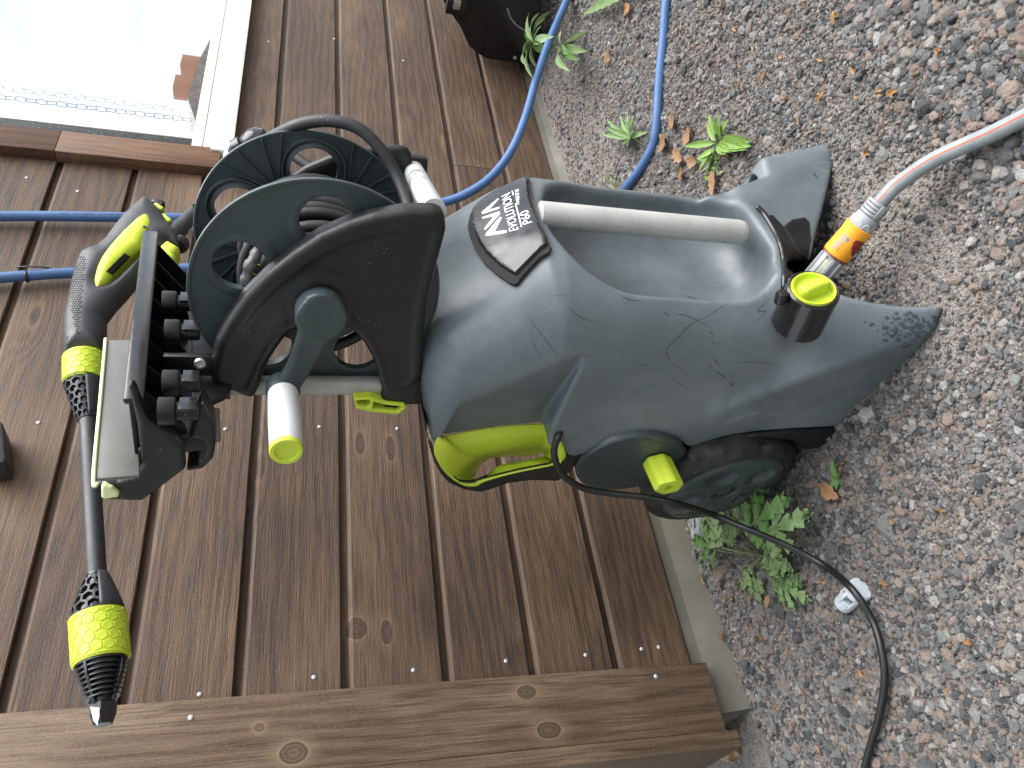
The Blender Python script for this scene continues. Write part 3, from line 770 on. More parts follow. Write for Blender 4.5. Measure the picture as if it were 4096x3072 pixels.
def build_corner():
    t = thing('corner_trim', 'two brown vertical boards boxing the left corner of the house', 'corner trim', (0.28, 0, 0.03))
    a = pw(1530, 1430, y=-0.021); b = pw(1565, 1578, y=-0.021)
    zb = 0.5 * (a[2] + b[2]); x0, x1 = b[0], a[0]
    box('board', ((x0 + x1) / 2, -0.0105, zb + 0.9), ((x1 - x0) / 2, 0.0103, 0.9), MT['corner'], t, 0.0012)
    box('board', (x0 - 0.0118, 0.042, zb + 0.885), (0.0112, 0.066, 0.9), MT['corner'], t, 0.0015)
    for p in [pw(412, 1550, y=-0.021), pw(1417, 1461, y=-0.021)]:
        V, F = lathe_mesh([(0, -0.0015), (0.0023, -0.0013), (0.0033, -0.0006), (0.0033, 0.001)], p, np.array((0, 1., 0)), 10)
        add('nail', V, F, MT['galv'], t, True)
    WIN['xc'] = x0
    # the knots the photo shows in the front board
    fb = [c for c in t.children if c.name.startswith('board')][0]; loc = np.array(root_matrix(fb).translation)
    kn = []
    for (a, b, sa, sb) in ((1138, 1496, 0.012, 0.008), (1186, 1577, 0.018, 0.011), (634, 1626, 0.016, 0.012), (560, 1571, 0.006, 0.005)):
        q = pw(a, b, y=-0.021) - loc; kn.append((float(q[2]), float(q[0]), sa, sb))
    fb.data.materials[0] = wood('knotty_corner_board', base=(0.130, 0.085, 0.054), light=(0.255, 0.182, 0.118), dark=(0.052, 0.032, 0.020), axis='Z', wear=0.36, at=kn)
    # side wall round the corner
    s = thing('side_wall', 'plain end wall round the left corner of the house', 'wall', (x0, 1.0, 0.07))
    box('wall_board', (x0 + 0.004, 1.9, 0.93), (0.012, 1.85, 0.86), MT['plank'], s, 0)
    return t
build_corner()
def build_foundation():
    t = thing('foundation', 'low grey concrete plinth under the wooden wall', 'foundation', (1, 0, -0.05))
    # slightly uneven cast face
    xs = np.concatenate([[0.262], np.linspace(0.27, 3.2, 120), [8]]); zs = [-0.12, -0.02, 0.02, 0.05, 0.068]
    r = np.random.default_rng(3); V = []; n = len(xs)
    for z in zs: V += [(x, 0.004 - 0.016 * max(0, (0.05 - z)) / 0.05 + 0.0025 * (vnoise(x, z, 9, 5) - 0.5), z) for x in xs]
    V += [(x, 0.3, 0.068) for x in xs]
    F = [(j * n + i, j * n + i + 1, (j + 1) * n + i + 1, (j + 1) * n + i) for j in range(len(zs)) for i in range(n - 1)]
    k = len(V); V += [(0.262, 0.3, z) for z in zs]
    for j in range(len(zs) - 1): F.append((j * n, (j + 1) * n, k + j + 1, k + j))
    F.append(((len(zs) - 1) * n, len(zs) * n, k + len(zs) - 1))
    add('plinth', V, F, MT['concrete'], t, False)
    return t
build_foundation()

# ------------------------------------------------------------------ window
def build_window():
    x0 = WIN['x0']; t = thing('window', 'white window over the boards, its pane mirroring a bright cloudy sky', 'window', (x0 + 0.5, 0, 0.79))
    # casing board on the left, two pieces jointed
    zt = 1.76; a = pw(0, 272, y=-0.024); b = pw(475, 358, y=-0.024)
    xl, xr = pw(470, 362, y=-0.024)[0], pw(478, 320, y=-0.024)[0]
    zb = pw(475, 340, y=-0.024)[2]
    zj = pw(128, 295, y=-0.024)[2]
    box('casing_board', ((xl + xr) / 2, -0.0105, (zb + zj) / 2), ((xr - xl) / 2, 0.0135, (zj - zb) / 2 - 0.0003), MT['casing'], t, 0.0015)
    box('casing_board', ((xl + xr) / 2, -0.0105, (zj + zt) / 2), ((xr - xl) / 2, 0.0135, (zt - zj) / 2 - 0.0003), MT['casing'], t, 0.0015)
    # frame: stepped bottom rail, outward sill flashing
    def rail(name, y0, y1, z0, z1, m, xs=xr - 0.012, bev=0.0015):
        box(name, (xs + 1.6, (y0 + y1) / 2, (z0 + z1) / 2), (1.6, (y1 - y0) / 2, (z1 - z0) / 2), m, t, bev)
    zs = pw(520, 100, y=-0.034)[2]                     # lower lip of the flashing
    zg = pw(437, 190, y=-0.016)[2]                     # foot of the pane
    h = zg - zs
    rail('sill_flashing', -0.034, 0.004, zs, zs + 0.005, MT['flash'], xl)
    rail('sill_flashing', -0.0342, -0.0326, zs - 0.012, zs + 0.004, MT['flash'], xl)
    rail('frame_rail', -0.0285, 0.020, zs + 0.006, zs + h * 0.45, MT['flash'])
    rail('frame_rail', -0.0235, 0.020, zs + h * 0.45 + 0.0008, zs + h * 0.62, MT['white'])
    rail('frame_rail', -0.0185, 0.020, zs + h * 0.62 + 0.0008, zs + h * 0.70, MT['white'])
    rail('frame_rail', -0.0210, 0.020, zs + h * 0.70 + 0.0008, zg, MT['white'])
    p = pw(502, 318, y=-0.0342)
    V, F = lathe_mesh([(0, -0.002), (0.003, -0.0015), (0.0035, 0.0)], p, np.array((0, 1., 0)), 10); add('nail', V, F, MT['galv'], t, True)
    # pane, glazing bead, dusty seal
    box('pane', (xr + 1.5, -0.0120, (zg + 1.78) / 2), (1.52, 0.003, (1.78 - zg) / 2 + 0.01), MT['glass'], t, 0)
    box('side_seal', (xr + 0.015, -0.0105, (zg + 1.78) / 2), (0.013, 0.008, (1.78 - zg) / 2), MT['seal'], t, 0.001)
    box('glazing_bead', (xr + 0.0385, -0.0135, (zg + 1.78) / 2), (0.0100, 0.006, (1.78 - zg) / 2), MT['white'], t, 0.001)
    WIN.update(xr=xr, zg=zg)
    return t
build_window()
def link_mesh():
    a = np.linspace(0, 2 * math.pi, 24, endpoint=False); L, W = 0.0105, 0.0058
    P = np.array([(math.copysign(min(abs(math.cos(q)) ** 0.6, 1) * L, math.cos(q)), math.copysign(abs(math.sin(q)) ** 0.75 * W, math.sin(q)), 0) for q in a])
    P = np.concatenate([P, P[:1]])
    V, F = tube_mesh(P, 0.0008, 6, False, up=(0, 0, 1)); return V, F
def build_chain():
    t = thing('chain', 'thin grey link chain hanging across the left side of the window', 'chain', tuple(pw(200, 210, y=-0.026)))
    A = pw(-40, 184, y=-0.026); B = pw(412, 240, y=-0.026)
    d = B - A; n = int(np.linalg.norm(d) / 0.0182); V, F = link_mesh()
    me = None
    up = np.array((0, 1., 0)); dd = _n(d); side = np.cross(up, dd)
    for k in range(n):
        c = A + d * (k + 0.5) / n; u, w = (side, up) if k % 2 == 0 else (up, -side)
        R = np.array([dd, u, w])
        if me is None:
            o = add('link', V @ R + c, F, MT['chain'], t, True, origin=c); me = None
            base = (o, R)
            me = o.data; me_R = R
        else:
            o = bpy.data.objects.new('link', me); COL.objects.link(o); o.parent = t
            o.location = Vector(c) - t.location
            o.rotation_euler = Matrix((R.T @ me_R).tolist()).to_euler()
build_chain()

# ------------------------------------------------------------------ the neighbouring house the pane mirrors
def build_neighbour():
    t = thing('neighbour_house', 'pale house with dark pitched roof and two brick chimneys mirrored in the window', 'house', (9.0, -17.0, 0))
    bm = bmesh.new()
    # mirror image of the gable seen in the pane -> direction from the mirrored camera
    def far(px, py, dist):
        v = ray(px, py); v = v / v[1]; p = CAM + v * (-0.015 - CAM[1]); return p + np.array((v[0], -v[1], v[2])) * dist
    D = 22.0
    q = [far(*p, D) for p in ((482, 30), (467, 59), (427, 134), (405, 212), (424, 266), (470, 330), (520, 330), (520, 30))]
    y0 = q[0][1]
    prism('roof', [(p[0], p[2]) for p in q], (0, y0, 0), np.array((1., 0, 0)), np.array((0, 0, 1.)), 0.0, 5.0, MT['roof'], t, 0.0)
    xs = [p[0] for p in q]; zl = min(p[2] for p in q)
    box('wall', ((min(xs) + max(xs)) / 2, y0 - 2.5, zl / 2 - 0.02), ((max(xs) - min(xs)) / 2 * 0.94, 2.3, zl / 2), MT['render'], t, 0)
    for (pa, pb, pc) in (((380, 173), (406, 206), 1.2), ((395, 129), (417, 157), 2.0)):
        a, b = far(*pa, D + pc), far(*pb, D + pc)
        box('chimney', ((a[0] + b[0]) / 2, a[1], (a[2] + b[2]) / 2 - 0.25), (abs(a[0] - b[0]) / 2, 0.35, abs(a[2] - b[2]) / 2 + 0.25), MT['brick'], t, 0.02)
    return t
build_neighbour()

# ------------------------------------------------------------------ pressure washer: body
MT['dusty_sky_sheen'] = plastic('dusty_sky_sheen_plastic', (0.125, 0.122, 0.112), 0.32, 0.2, 0.2, (0.19, 0.185, 0.17), 0.15)  # dust grey on the gun rest; painted sky sheen on the clip back
WASH = thing('pressure_washer', 'slate grey pressure washer with lime knobs and hose reel standing on the gravel', 'pressure washer', tuple(BF.o), PSI)
def za(X, Y): return 864 + .2279 * X, 702 + .2279 * Y          # two enlarged prints used for measuring
def zw(X, Y): return 1350 + .2442 * X, 918 + .2442 * Y
def zr(X, Y): return 378 + .3906 * X, 270 + .3906 * Y
SX = -0.138
def oB(pts, x=SX): return outline(BF, pts, x)
BODY_H = 0.0027
LIME_OUT = [za(*p) for p in [(425, 1045), (900, 965), (1390, 932), (1460, 950), (1510, 1005), (1532, 1080), (1575, 1230), (1530, 1300), (1480, 1325), (1130, 1395), (780, 1480), (700, 1512), (560, 1500), (430, 1400), (350, 1280), (322, 1200), (330, 1120), (370, 1040)]]
LIME_HOLE = [za(*p) for p in [(880, 1245), (1060, 1232), (1250, 1222), (1330, 1200), (1368, 1215), (1378, 1235), (1375, 1258), (1250, 1285), (1100, 1312), (930, 1345), (860, 1410), (765, 1482), (710, 1490), (704, 1455), (705, 1420), (714, 1385), (730, 1350), (790, 1285)]]
GREY_LOW = [(1215, 975), (1240, 990), (1330, 962), (1400, 946), (1455, 943), (1474.5, 957), (1483, 965.6), (1496, 967), (1521, 957), (1570, 940), (1631, 928), (1716, 921), (1830, 919)]
FA, FB, FC = BF.px(1000, 868, x=-0.1340), BF.px(1243, 764, x=-0.1375), BF.px(1180, 916, x=-0.0970)
FN = _n(np.cross(FB - FA, FC - FA)); FN = FN if FN[0] < 0 else -FN
def on_facet(px, py):
    v = BF.B @ ray(px, py); c = BF.l(CAM); return c + v * (np.dot(FA - c, FN) / np.dot(v, FN))
LIME_P = []
for _i, _q in enumerate(LIME_OUT):
    _a, _b = on_facet(*_q), BF.px(*_q, x=-0.1365)
    _t = {0: 0.95, 1: 1.0, 2: 0.9, 3: 0.6, 4: 0.3, 5: 0.1, 17: 0.45, 16: 0.15}.get(_i, 0.0)
    LIME_P.append(_a * _t + _b * (1 - _t))
LIME_YZ = [(p[1], p[2]) for p in LIME_P]
REAR_EDGE = oB([(902, 845), (915, 905), (928, 955), (938, 978)]) + [tuple(on_facet(*q)[1:]) for q in ((962, 950), (1069, 928), (1181, 921), (1200, 926))] + oB([(1216, 962), (1224, 985)])
def body_sdf():
    lo, hi, h = (-0.20, -0.37, -0.02), (0.20, 0.06, 0.56), BODY_H
    X, Y, Z = grid(lo, hi, h)
    w = 0.132 + 0.018 * np.clip(1 - Z / 0.53, 0, 1)
    aX = np.abs(X)
    front = [(-0.270, -0.05), (-0.276, 0.05), (-0.279, 0.12), (-0.283, 0.20), (-0.286, 0.30), (-0.290, 0.395), (-0.287, 0.412), (-0.268, 0.445), (-0.235, 0.492), (-0.150, 0.62), (0.3, 0.8), (0.3, -0.05)]
    dF = sd_poly(Y, Z, front)
    dT = sd_poly(Y, Z, [(-0.6, -0.2), (-0.6, 0.30), (-0.245, 0.495), (-0.200, 0.524), (-0.160, 0.535), (0.3, 0.56), (0.3, -0.2)])
    rear = [(-0.7, 0.9), (-0.150, 0.9)] + REAR_EDGE + oB(GREY_LOW[1:]) + [(-0.118, -0.1), (-0.7, -0.1)]
    dR = sd_poly(Y, Z, rear)
    f = smax(smax(smax(dF, aX - w, 0.105), dT, 0.055), dR, 0.008)
    # cavity between the feet
    cav = smax(sd_poly(aX + 0 * Y, Z, [(-0.2, -0.1), (0.105, -0.1), (0.092, 0.06), (0.060, 0.108), (-0.2, 0.118)]), Y + 0.195, 0.03)
    f = smax(f, -cav, 0.012)
    # feet: fins that flare outwards and forwards down to a tip
    tz = np.clip(Z / 0.135, -0.15, 1.3)
    xo = 0.150 + 0.013 * (1 - tz); xi = 0.139 - 0.075 * np.clip(tz, 0, 1.3) ** 1.35
    yf = -0.327 + 0.050 * np.clip(tz, 0, 1) ** 0.9 ; yb = -0.128 + 0.01 * tz
    # the front edge is cut back towards the outside, which gives the prong its sharp nose
    cx, hx = (xo + xi) / 2, (xo - xi) / 2
    dx = np.abs(aX - cx) - hx; dy = np.maximum(yf + np.where(X > 0, 0.25, 1.35) * np.maximum(aX - xi - 0.010, 0) - Y, Y - yb)
    ft = smax(smax(dx, dy, 0.022), np.maximum(-0.004 - Z, Z - 0.165), 0.01)
    # hollow of the far fin, open at its top
    hol = smax(smax(np.abs(X - 0.128) - 0.0170, np.abs(Y + 0.266) - 0.026, 0.02), np.abs(Z - 0.145) - 0.100, 0.01)
    top = Z - (0.165 - 0.078 * np.clip((X - 0.088) / 0.025, 0, 1))
    ft = smax(ft, top, 0.008)
    f = smin(f, ft, 0.040)
    # apron that joins the far foot to the middle
    tq = np.clip(Z / 0.13, 0, 1); xin = 0.118 - 0.135 * np.clip(tq / 0.55, 0, 1) ** 0.85
    yc = -0.276 - 0.052 * np.clip((X - 0.01) / 0.13, 0, 1) ** 1.2 * (1 - 0.75 * tq)
    ap = smax(np.abs(Y - yc) - 0.009, np.maximum(np.maximum(xin - X, X - 0.158 + 0.01 * tq), np.maximum(-0.004 - Z, Z - 0.135)), 0.012)
    ap = smax(ap, top, 0.008)
    f = smin(f, ap, 0.022)
    # carved-out grip bay on the front
    qx, qz = np.abs(X - 0.001) - 0.096 + 0.085, np.abs(Z - 0.264) - 0.136 + 0.085
    d2 = np.hypot(np.maximum(qx, 0), np.maximum(qz, 0)) + np.minimum(np.maximum(qx, qz), 0) - 0.085
    bay = smax(d2, Y + 0.212, 0.055)
    f = smax(f, -bay, 0.010)
    # undercut flank below the long crease that runs out to the tip of the foot
    r1, r2, r3 = BF.px(1482, 904, x=-0.1475), BF.px(2012, 742, x=-0.1600), BF.px(1821, 917, x=-0.1380)
    un = _n(np.cross(r2 - r1, r3 - r1)); un = un if un[0] < 0 else -un
    f = smax(f, (-aX - r1[0]) * un[0] + (Y - r1[1]) * un[1] + (Z - r1[2]) * un[2], 0.004)
    # flat facet cut into the left shoulder above the pocket
    A, nrm = FA, FN
    pl = (X - A[0]) * nrm[0] + (Y - A[1]) * nrm[1] + (Z - A[2]) * nrm[2]          # >0 outside the facet
    reg = sd_poly(Y, Z, oB([(958, 950), (1003, 866), (1060, 828), (1150, 793), (1240, 762), (1268, 768), (1216, 872), (1192, 925), (1180, 1000), (960, 1000)]))
    f = smax(f, -smax(-pl, reg, 0.004), 0.0015)
    # finger groove beside it
    gr = sd_poly(Y, Z, oB([(1246, 868), (1298, 786), (1306, 792), (1300, 832), (1262, 880), (1236, 905), (1226, 892)]))
    f = smax(f, -smax(gr, -(X + 0.129), 0.014), 0.009)
    # pocket for the cable
    f = np.maximum(f, -np.maximum(sd_poly(Y, Z, LIME_YZ), X + 0.04))
    # seat of the soap cap
    f = smax(f, -hol, 0.003)
    f = np.maximum(f, -np.maximum(np.maximum(np.abs(Z - 0.370) - 0.087, -0.060 - Y), np.maximum(X - 0.10, -0.095 - X)))
    return f, lo, h
def build_body():
    f, lo, h = body_sdf()
    b = sdf_obj('body_shell', f, lo, h, BF, MT['body'], WASH)
    return b
BODY = build_body()
BVH = bvh_of(BODY)
def build_black_parts():
    out = [(903, 850), (913, 905), (925, 965), (936, 1000), (950, 1026), (968, 1046), (1000, 1060), (1036, 1066), (1060, 1060), (1100, 1046), (1150, 1040), (1206, 1042), (1236, 1020), (1262, 980), (1300, 930), (1300, 880), (930, 860)]
    P = oB(out, -0.134); LO = LIME_YZ; LH = oB(LIME_HOLE, -0.115)
    lo, hi, h = (-0.142, -0.17, 0.26), (0.13, 0.05, 0.56), 0.0027
    X, Y, Z = grid(lo, hi, h)
    f = smax(sd_poly(Y, Z, P), np.maximum(-0.1345 - X, X - 0.12), 0.006)
    f = np.maximum(f, -np.maximum(sd_poly(Y, Z, LO) + np.where(X > -0.129, -0.004, 0.001), X + 0.05))
    f = np.maximum(f, -np.maximum(sd_poly(Y, Z, LH), np.maximum(X - 0.06, -0.117 - X)))
    f = np.maximum(f, -np.maximum(np.abs(Z - 0.405) - 0.075, -0.117 - X))
    f = np.maximum(f, -np.maximum(sd_poly(Y, Z, LO) - 0.016, -0.1295 - X))
    G = [(-0.7, 0.9), (-0.150, 0.9)] + REAR_EDGE + oB(GREY_LOW[1:4]) + [(-0.7, 0.2)]
    f = np.maximum(f, -np.maximum(sd_poly(Y, Z, G) + 0.0005, X - 0.2))
    sdf_obj('back_shell', f, lo, h, BF, MT['black'], WASH)
    # under-tray with the wheel arch
    low = [(1240, 984), (1236, 1012), (1300, 1016), (1400, 1012), (1448, 1000), (1477, 989), (1496.5, 979), (1545, 964), (1594, 950), (1643, 941), (1699, 941), (1716, 950), (1731, 959.5), (1753, 962), (1770, 956), (1789.5, 945), (1826, 921)]
    P = oB(GREY_LOW[1:][::-1], -0.134) + oB(low, -0.134)
    P = [(a, b) for a, b in P]
    slab('under_tray', P, BF, -0.1430, -0.085, 0.006, MT['black'], WASH, 0.0025, shape=lambda X, Y, Z, f, g: np.maximum(f, -np.maximum(0.192 - Z, X + 0.130)))
    prism('under_tray', [(-0.20, 0.02), (0.03, 0.03), (0.03, 0.33), (-0.20, 0.33)], BF.w((0.0, 0, 0)), BF.B[1], BF.B[2], -0.098, 0.098, MT['black'], WASH, 0.006)
    # recessed black front between the feet
    prism('inlet_panel', [(-0.094, -0.002), (0.094, -0.002), (0.082, 0.075), (0.058, 0.108), (-0.058, 0.108), (-0.082, 0.075)], BF.w((0, -0.2, 0.004)), BF.B[0], BF.B[2], -0.008, 0.012, MT['black'], WASH, 0.003)
    pass
build_black_parts()
def build_pocket():
    n = len(LIME_OUT); O = LIME_P
    dep = [-0.085] * 6 + [-0.112] * 7 + [-0.085] * 5
    # inner rim: the hole, deep behind the upper wall, shallow behind the strap
    Hh = []
    for i, (a, b) in enumerate(LIME_HOLE):
        d = -0.078 if i in (0, 1, 2, 3, 4, 14, 15, 16, 17) else (-0.116 if i in (7, 8, 9, 10, 11, 12) else -0.098)
        Hh.append(BF.px(a, b, x=d))
    O = catmull(O, 4, True); Hh = catmull(Hh, 4, True)
    # match the loops by angle along the length
    m = len(O); rows = 6; V = []; F = []
    for r in range(rows):
        t = r / (rows - 1); s = t ** 0.8
        for i in range(m):
            p = O[i] * (1 - s) + Hh[i] * s
            p[0] = O[i][0] * (1 - t ** 1.6) + Hh[i][0] * t ** 1.6
            V.append(BF.w(p))
    for r in range(rows - 1):
        for i in range(m): F.append((r * m + i, r * m + (i + 1) % m, (r + 1) * m + (i + 1) % m, (r + 1) * m + i))
    o = add('pocket_liner', V, F, MT['lime'], WASH, True)
    sd = o.modifiers.new('thick', 'SOLIDIFY'); sd.thickness = 0.0022; sd.offset = -1
    return o
build_pocket()
def strip_on(name, pts, r, mat, lift=0.0, n=6, parent=None, bvh=None, seg=8):
    P = []
    for a, b in catmull(np.array([(x, y, 0.0) for x, y in pts]), n)[:, :2]:
        p, nr = hit(bvh or BVH, a, b)
        if p is not None: P.append(p + nr * lift)
    if len(P) < 3: return None
    P = np.array(P)
    for _ in range(2): P[1:-1] = (P[:-2] + P[1:-1] * 2 + P[2:]) / 4
    V, F = tube_mesh(P, r, seg); o = add(name, V, F, mat, parent or WASH, True); return o
strip_on('front_bead', [(1634, 449), (1648, 462), (1664, 487), (1680, 517), (1689, 548), (1693, 585), (1693, 625)], 0.0036, MT['black_gloss'], 0.001)
# bar in the bay
def build_bar():
    P0 = BF.w(BF.px(1204, 466, x=0.004)); P1 = BF.w(BF.px(1600, 502, x=0.004)); d = _n(P1 - P0); L = np.linalg.norm(P1 - P0)
    r = 0.0142
    lathe('grip_bar', [(r, -0.02), (r, L - 0.004), (r * 0.93, L + 0.001), (r * 0.80, L + 0.004), (0, L + 0.005)], P0, d, MT['knurl2'], WASH, 28)
    p = P1 - d * 0.012; q = p + 0.06 * _n(p - CAM)
    lathe('bar_socket', [(0.012, 0), (0.012, 0.05)], p, _n(q - p), MT['body'], WASH, 20)
build_bar()
# badge on the brow
def zl(X, Y): return 864.05 + .19530 * X, 324 + .19530 * Y
BADGE = [zl(*p) for p in [(1410, 325), (1436, 345), (1447, 420), (1475, 580), (1520, 720), (1580, 880), (1640, 1000), (1675, 1105), (1655, 1165), (1560, 1220), (1450, 1335), (1370, 1425), (1315, 1500), (1275, 1515), (1220, 1490), (1100, 1410), (950, 1280), (860, 1150), (800, 1000), (775, 880), (800, 760), (840, 670), (920, 590), (1050, 500), (1200, 420)]]
def patch(name, poly, bvh, lift, mat, parent, step=3.2, edge=None, rim=0.006, smooth=True, fr=None):
    """sheet lying on a surface: outline traced on it, thickness = lift with a rolled edge"""
    P = np.array(poly); lo, hi = P.min(0), P.max(0)
    pts = []; 
    for i in range(len(P)):
        a, b = P[i], P[(i + 1) % len(P)]; k = max(1, int(np.linalg.norm(b - a) / step))
        for q in range(k): pts.append(a + (b - a) * q / k)
    nb = len(pts); bd = np.array(pts)
    gx, gy = np.meshgrid(np.arange(lo[0] + step / 2, hi[0], step), np.arange(lo[1] + step / 2, hi[1], step))
    g = np.stack([gx.ravel(), gy.ravel()], 1); d = sd_poly(g[:, 0], g[:, 1], P); g = g[d < -step * 0.45]
    al = np.concatenate([bd, g]); dist = np.concatenate([np.zeros(nb), -sd_poly(g[:, 0], g[:, 1], P)])
    vs, es, fs, *_ = delaunay_2d_cdt([Vector(p) for p in al], [(i, (i + 1) % nb) for i in range(nb)], [list(range(nb))], 1, 1e-6)
    H = []
    for (a, b) in vs:
        p, nr = hit(bvh, a, b); H.append((p, nr))
    ok = [i for i, q in enumerate(H) if q[0] is not None]
    if not ok: print('NO SURFACE', name); return None
    N = np.mean([H[i][1] for i in ok], 0)
    V = []
    for i, (p, nr) in enumerate(H):
        if p is None:
            j = min(ok, key=lambda q: (vs[q] - vs[i]).length); p, nr = H[j]
        dd = dist[i] if i < len(dist) else step
        s = min(1.0, dd / edge) if edge else 1.0
        V.append(p + _n(0.5 * nr + 0.5 * N) * (lift * (0.25 + 0.75 * math.sin(s * math.pi / 2)) if edge else lift))
    k = len(V); V2 = list(V)
    for i in range(nb): V2.append(H[i][0] - N * 0.002 if H[i][0] is not None else V[i] - N * lift)
    F = [tuple(f) for f in fs]
    # boundary order may have been kept
    for i in range(nb): F.append((i, (i + 1) % nb, k + (i + 1) % nb, k + i))
    o = add(name, V2, F, mat, parent, smooth); 
    bm = bmesh.new(); bm.from_mesh(o.data); bmesh.ops.recalc_face_normals(bm, faces=bm.faces); bm.to_mesh(o.data); bm.free()
    auto_smooth(o, 40); return o
def stroke_poly(pts, w):
    """thick polyline as one outline (flat print)"""
    P = np.array(pts, float); L, Rr = [], []
    for i in range(len(P)):
        t = P[min(i + 1, len(P) - 1)] - P[max(i - 1, 0)]; t /= np.linalg.norm(t); n = np.array((-t[1], t[0]))
        L.append(P[i] + n * w / 2); Rr.append(P[i] - n * w / 2)
    return L + Rr[::-1]
def print_polys(name, polys, bvh, lift, mat, parent):
    V = []; F = []
    for poly in polys:
        ring = [Vector(p) for p in poly]; n = len(ring)
        vs, es, fs, *_ = delaunay_2d_cdt(ring, [(i, (i + 1) % n) for i in range(n)], [list(range(n))], 1, 1e-6)
        k = len(V); good = True; T = []
        for a, b in vs:
            p, nr = hit(bvh, a, b)
            if p is None: good = False; break
            T.append(p + nr * lift)
        if not good: continue
        V += T; F += [tuple(i + k for i in f) for f in fs]
    if not V: return None
    return add(name, V, F, mat, parent, False)
def text_polys(txt, to_px, size=1.0, spacing=1.0):
    """letters of the built-in font as triangles mapped to the photo by to_px(x, y)"""
    cu = bpy.data.curves.new('lettering', 'FONT'); cu.body = txt; cu.size = size; cu.space_character = spacing; cu.resolution_u = 3
    o = bpy.data.objects.new('lettering', cu); COL.objects.link(o)
    dg = bpy.context.evaluated_depsgraph_get(); me = bpy.data.meshes.new_from_object(o.evaluated_get(dg))
    co = [v.co.copy() for v in me.vertices]; fs = [tuple(p.vertices) for p in me.polygons]
    bpy.data.objects.remove(o); bpy.data.curves.remove(cu); bpy.data.meshes.remove(me)
    x = [c.x for c in co]; y = [c.y for c in co]; w0, w1, h0, h1 = min(x), max(x), min(y), max(y)
    T = [to_px((c.x - w0) / (w1 - w0), (c.y - h0) / (h1 - h0)) for c in co]
    return [[T[i] for i in f] for f in fs]
def quad_map(bl, br, tl, tr):
    bl, br, tl, tr = [np.array(q, float) for q in (bl, br, tl, tr)]
    return lambda u, v: (bl * (1 - u) + br * u) * (1 - v) + (tl * (1 - u) + tr * u) * v
def build_badge():
    foam = patch('badge_rim', BADGE, BVH, 0.0055, MT['foam'], WASH, 3.2)
    P = np.array(BADGE); c = np.array(zl(1250, 830))
    inner = [zl(*p) for p in [(1405, 345), (1432, 365), (1440, 430), (1465, 590), (1508, 730), (1568, 890), (1625, 1005), (1655, 1100), (1560, 1180), (1450, 1290), (1370, 1375), (1310, 1432), (1240, 1395), (1130, 1320), (980, 1190), (900, 1070), (850, 940), (826, 850), (835, 720), (880, 650), (950, 590), (1060, 520), (1200, 440)]]
    p = patch('badge', inner, BVH, 0.0095, MT['black_gloss'], WASH, 2.2, edge=4.0)
    bv = bvh_of(p); S = []
    # emblem: A V A without crossbars
    for poly in ([(950, 955), (1180, 918), (1180, 888), (1048, 908), (1128, 752), (1105, 742), (950, 930)],
                 [(932, 872), (944, 890), (1110, 708), (1098, 682), (914, 745), (910, 762), (1040, 735)],
                 [(905, 690), (912, 712), (1100, 648), (1098, 632), (985, 665), (1094, 545), (1084, 538)]):
        S.append([zl(*q) for q in poly])
    def tq(bl, br, tl, tr): return quad_map(zl(*bl), zl(*br), zl(*tl), zl(*tr))
    S += text_polys('EVOLUTION', tq((1312, 880), (1218, 468), (1210, 905), (1122, 518)))
    S.append([zl(*q) for q in [(1340, 857), (1352, 850), (1248, 452), (1236, 456)]])
    S += text_polys('P60', tq((1462, 800), (1415, 660), (1365, 832), (1318, 700)))
    S += text_polys('POWERED BY NA', tq((1322, 605), (1318, 430), (1290, 605), (1268, 442)))
    pr = print_polys('lettering', S, bv, 0.0004, MT['print'], p)
    return p
build_badge()
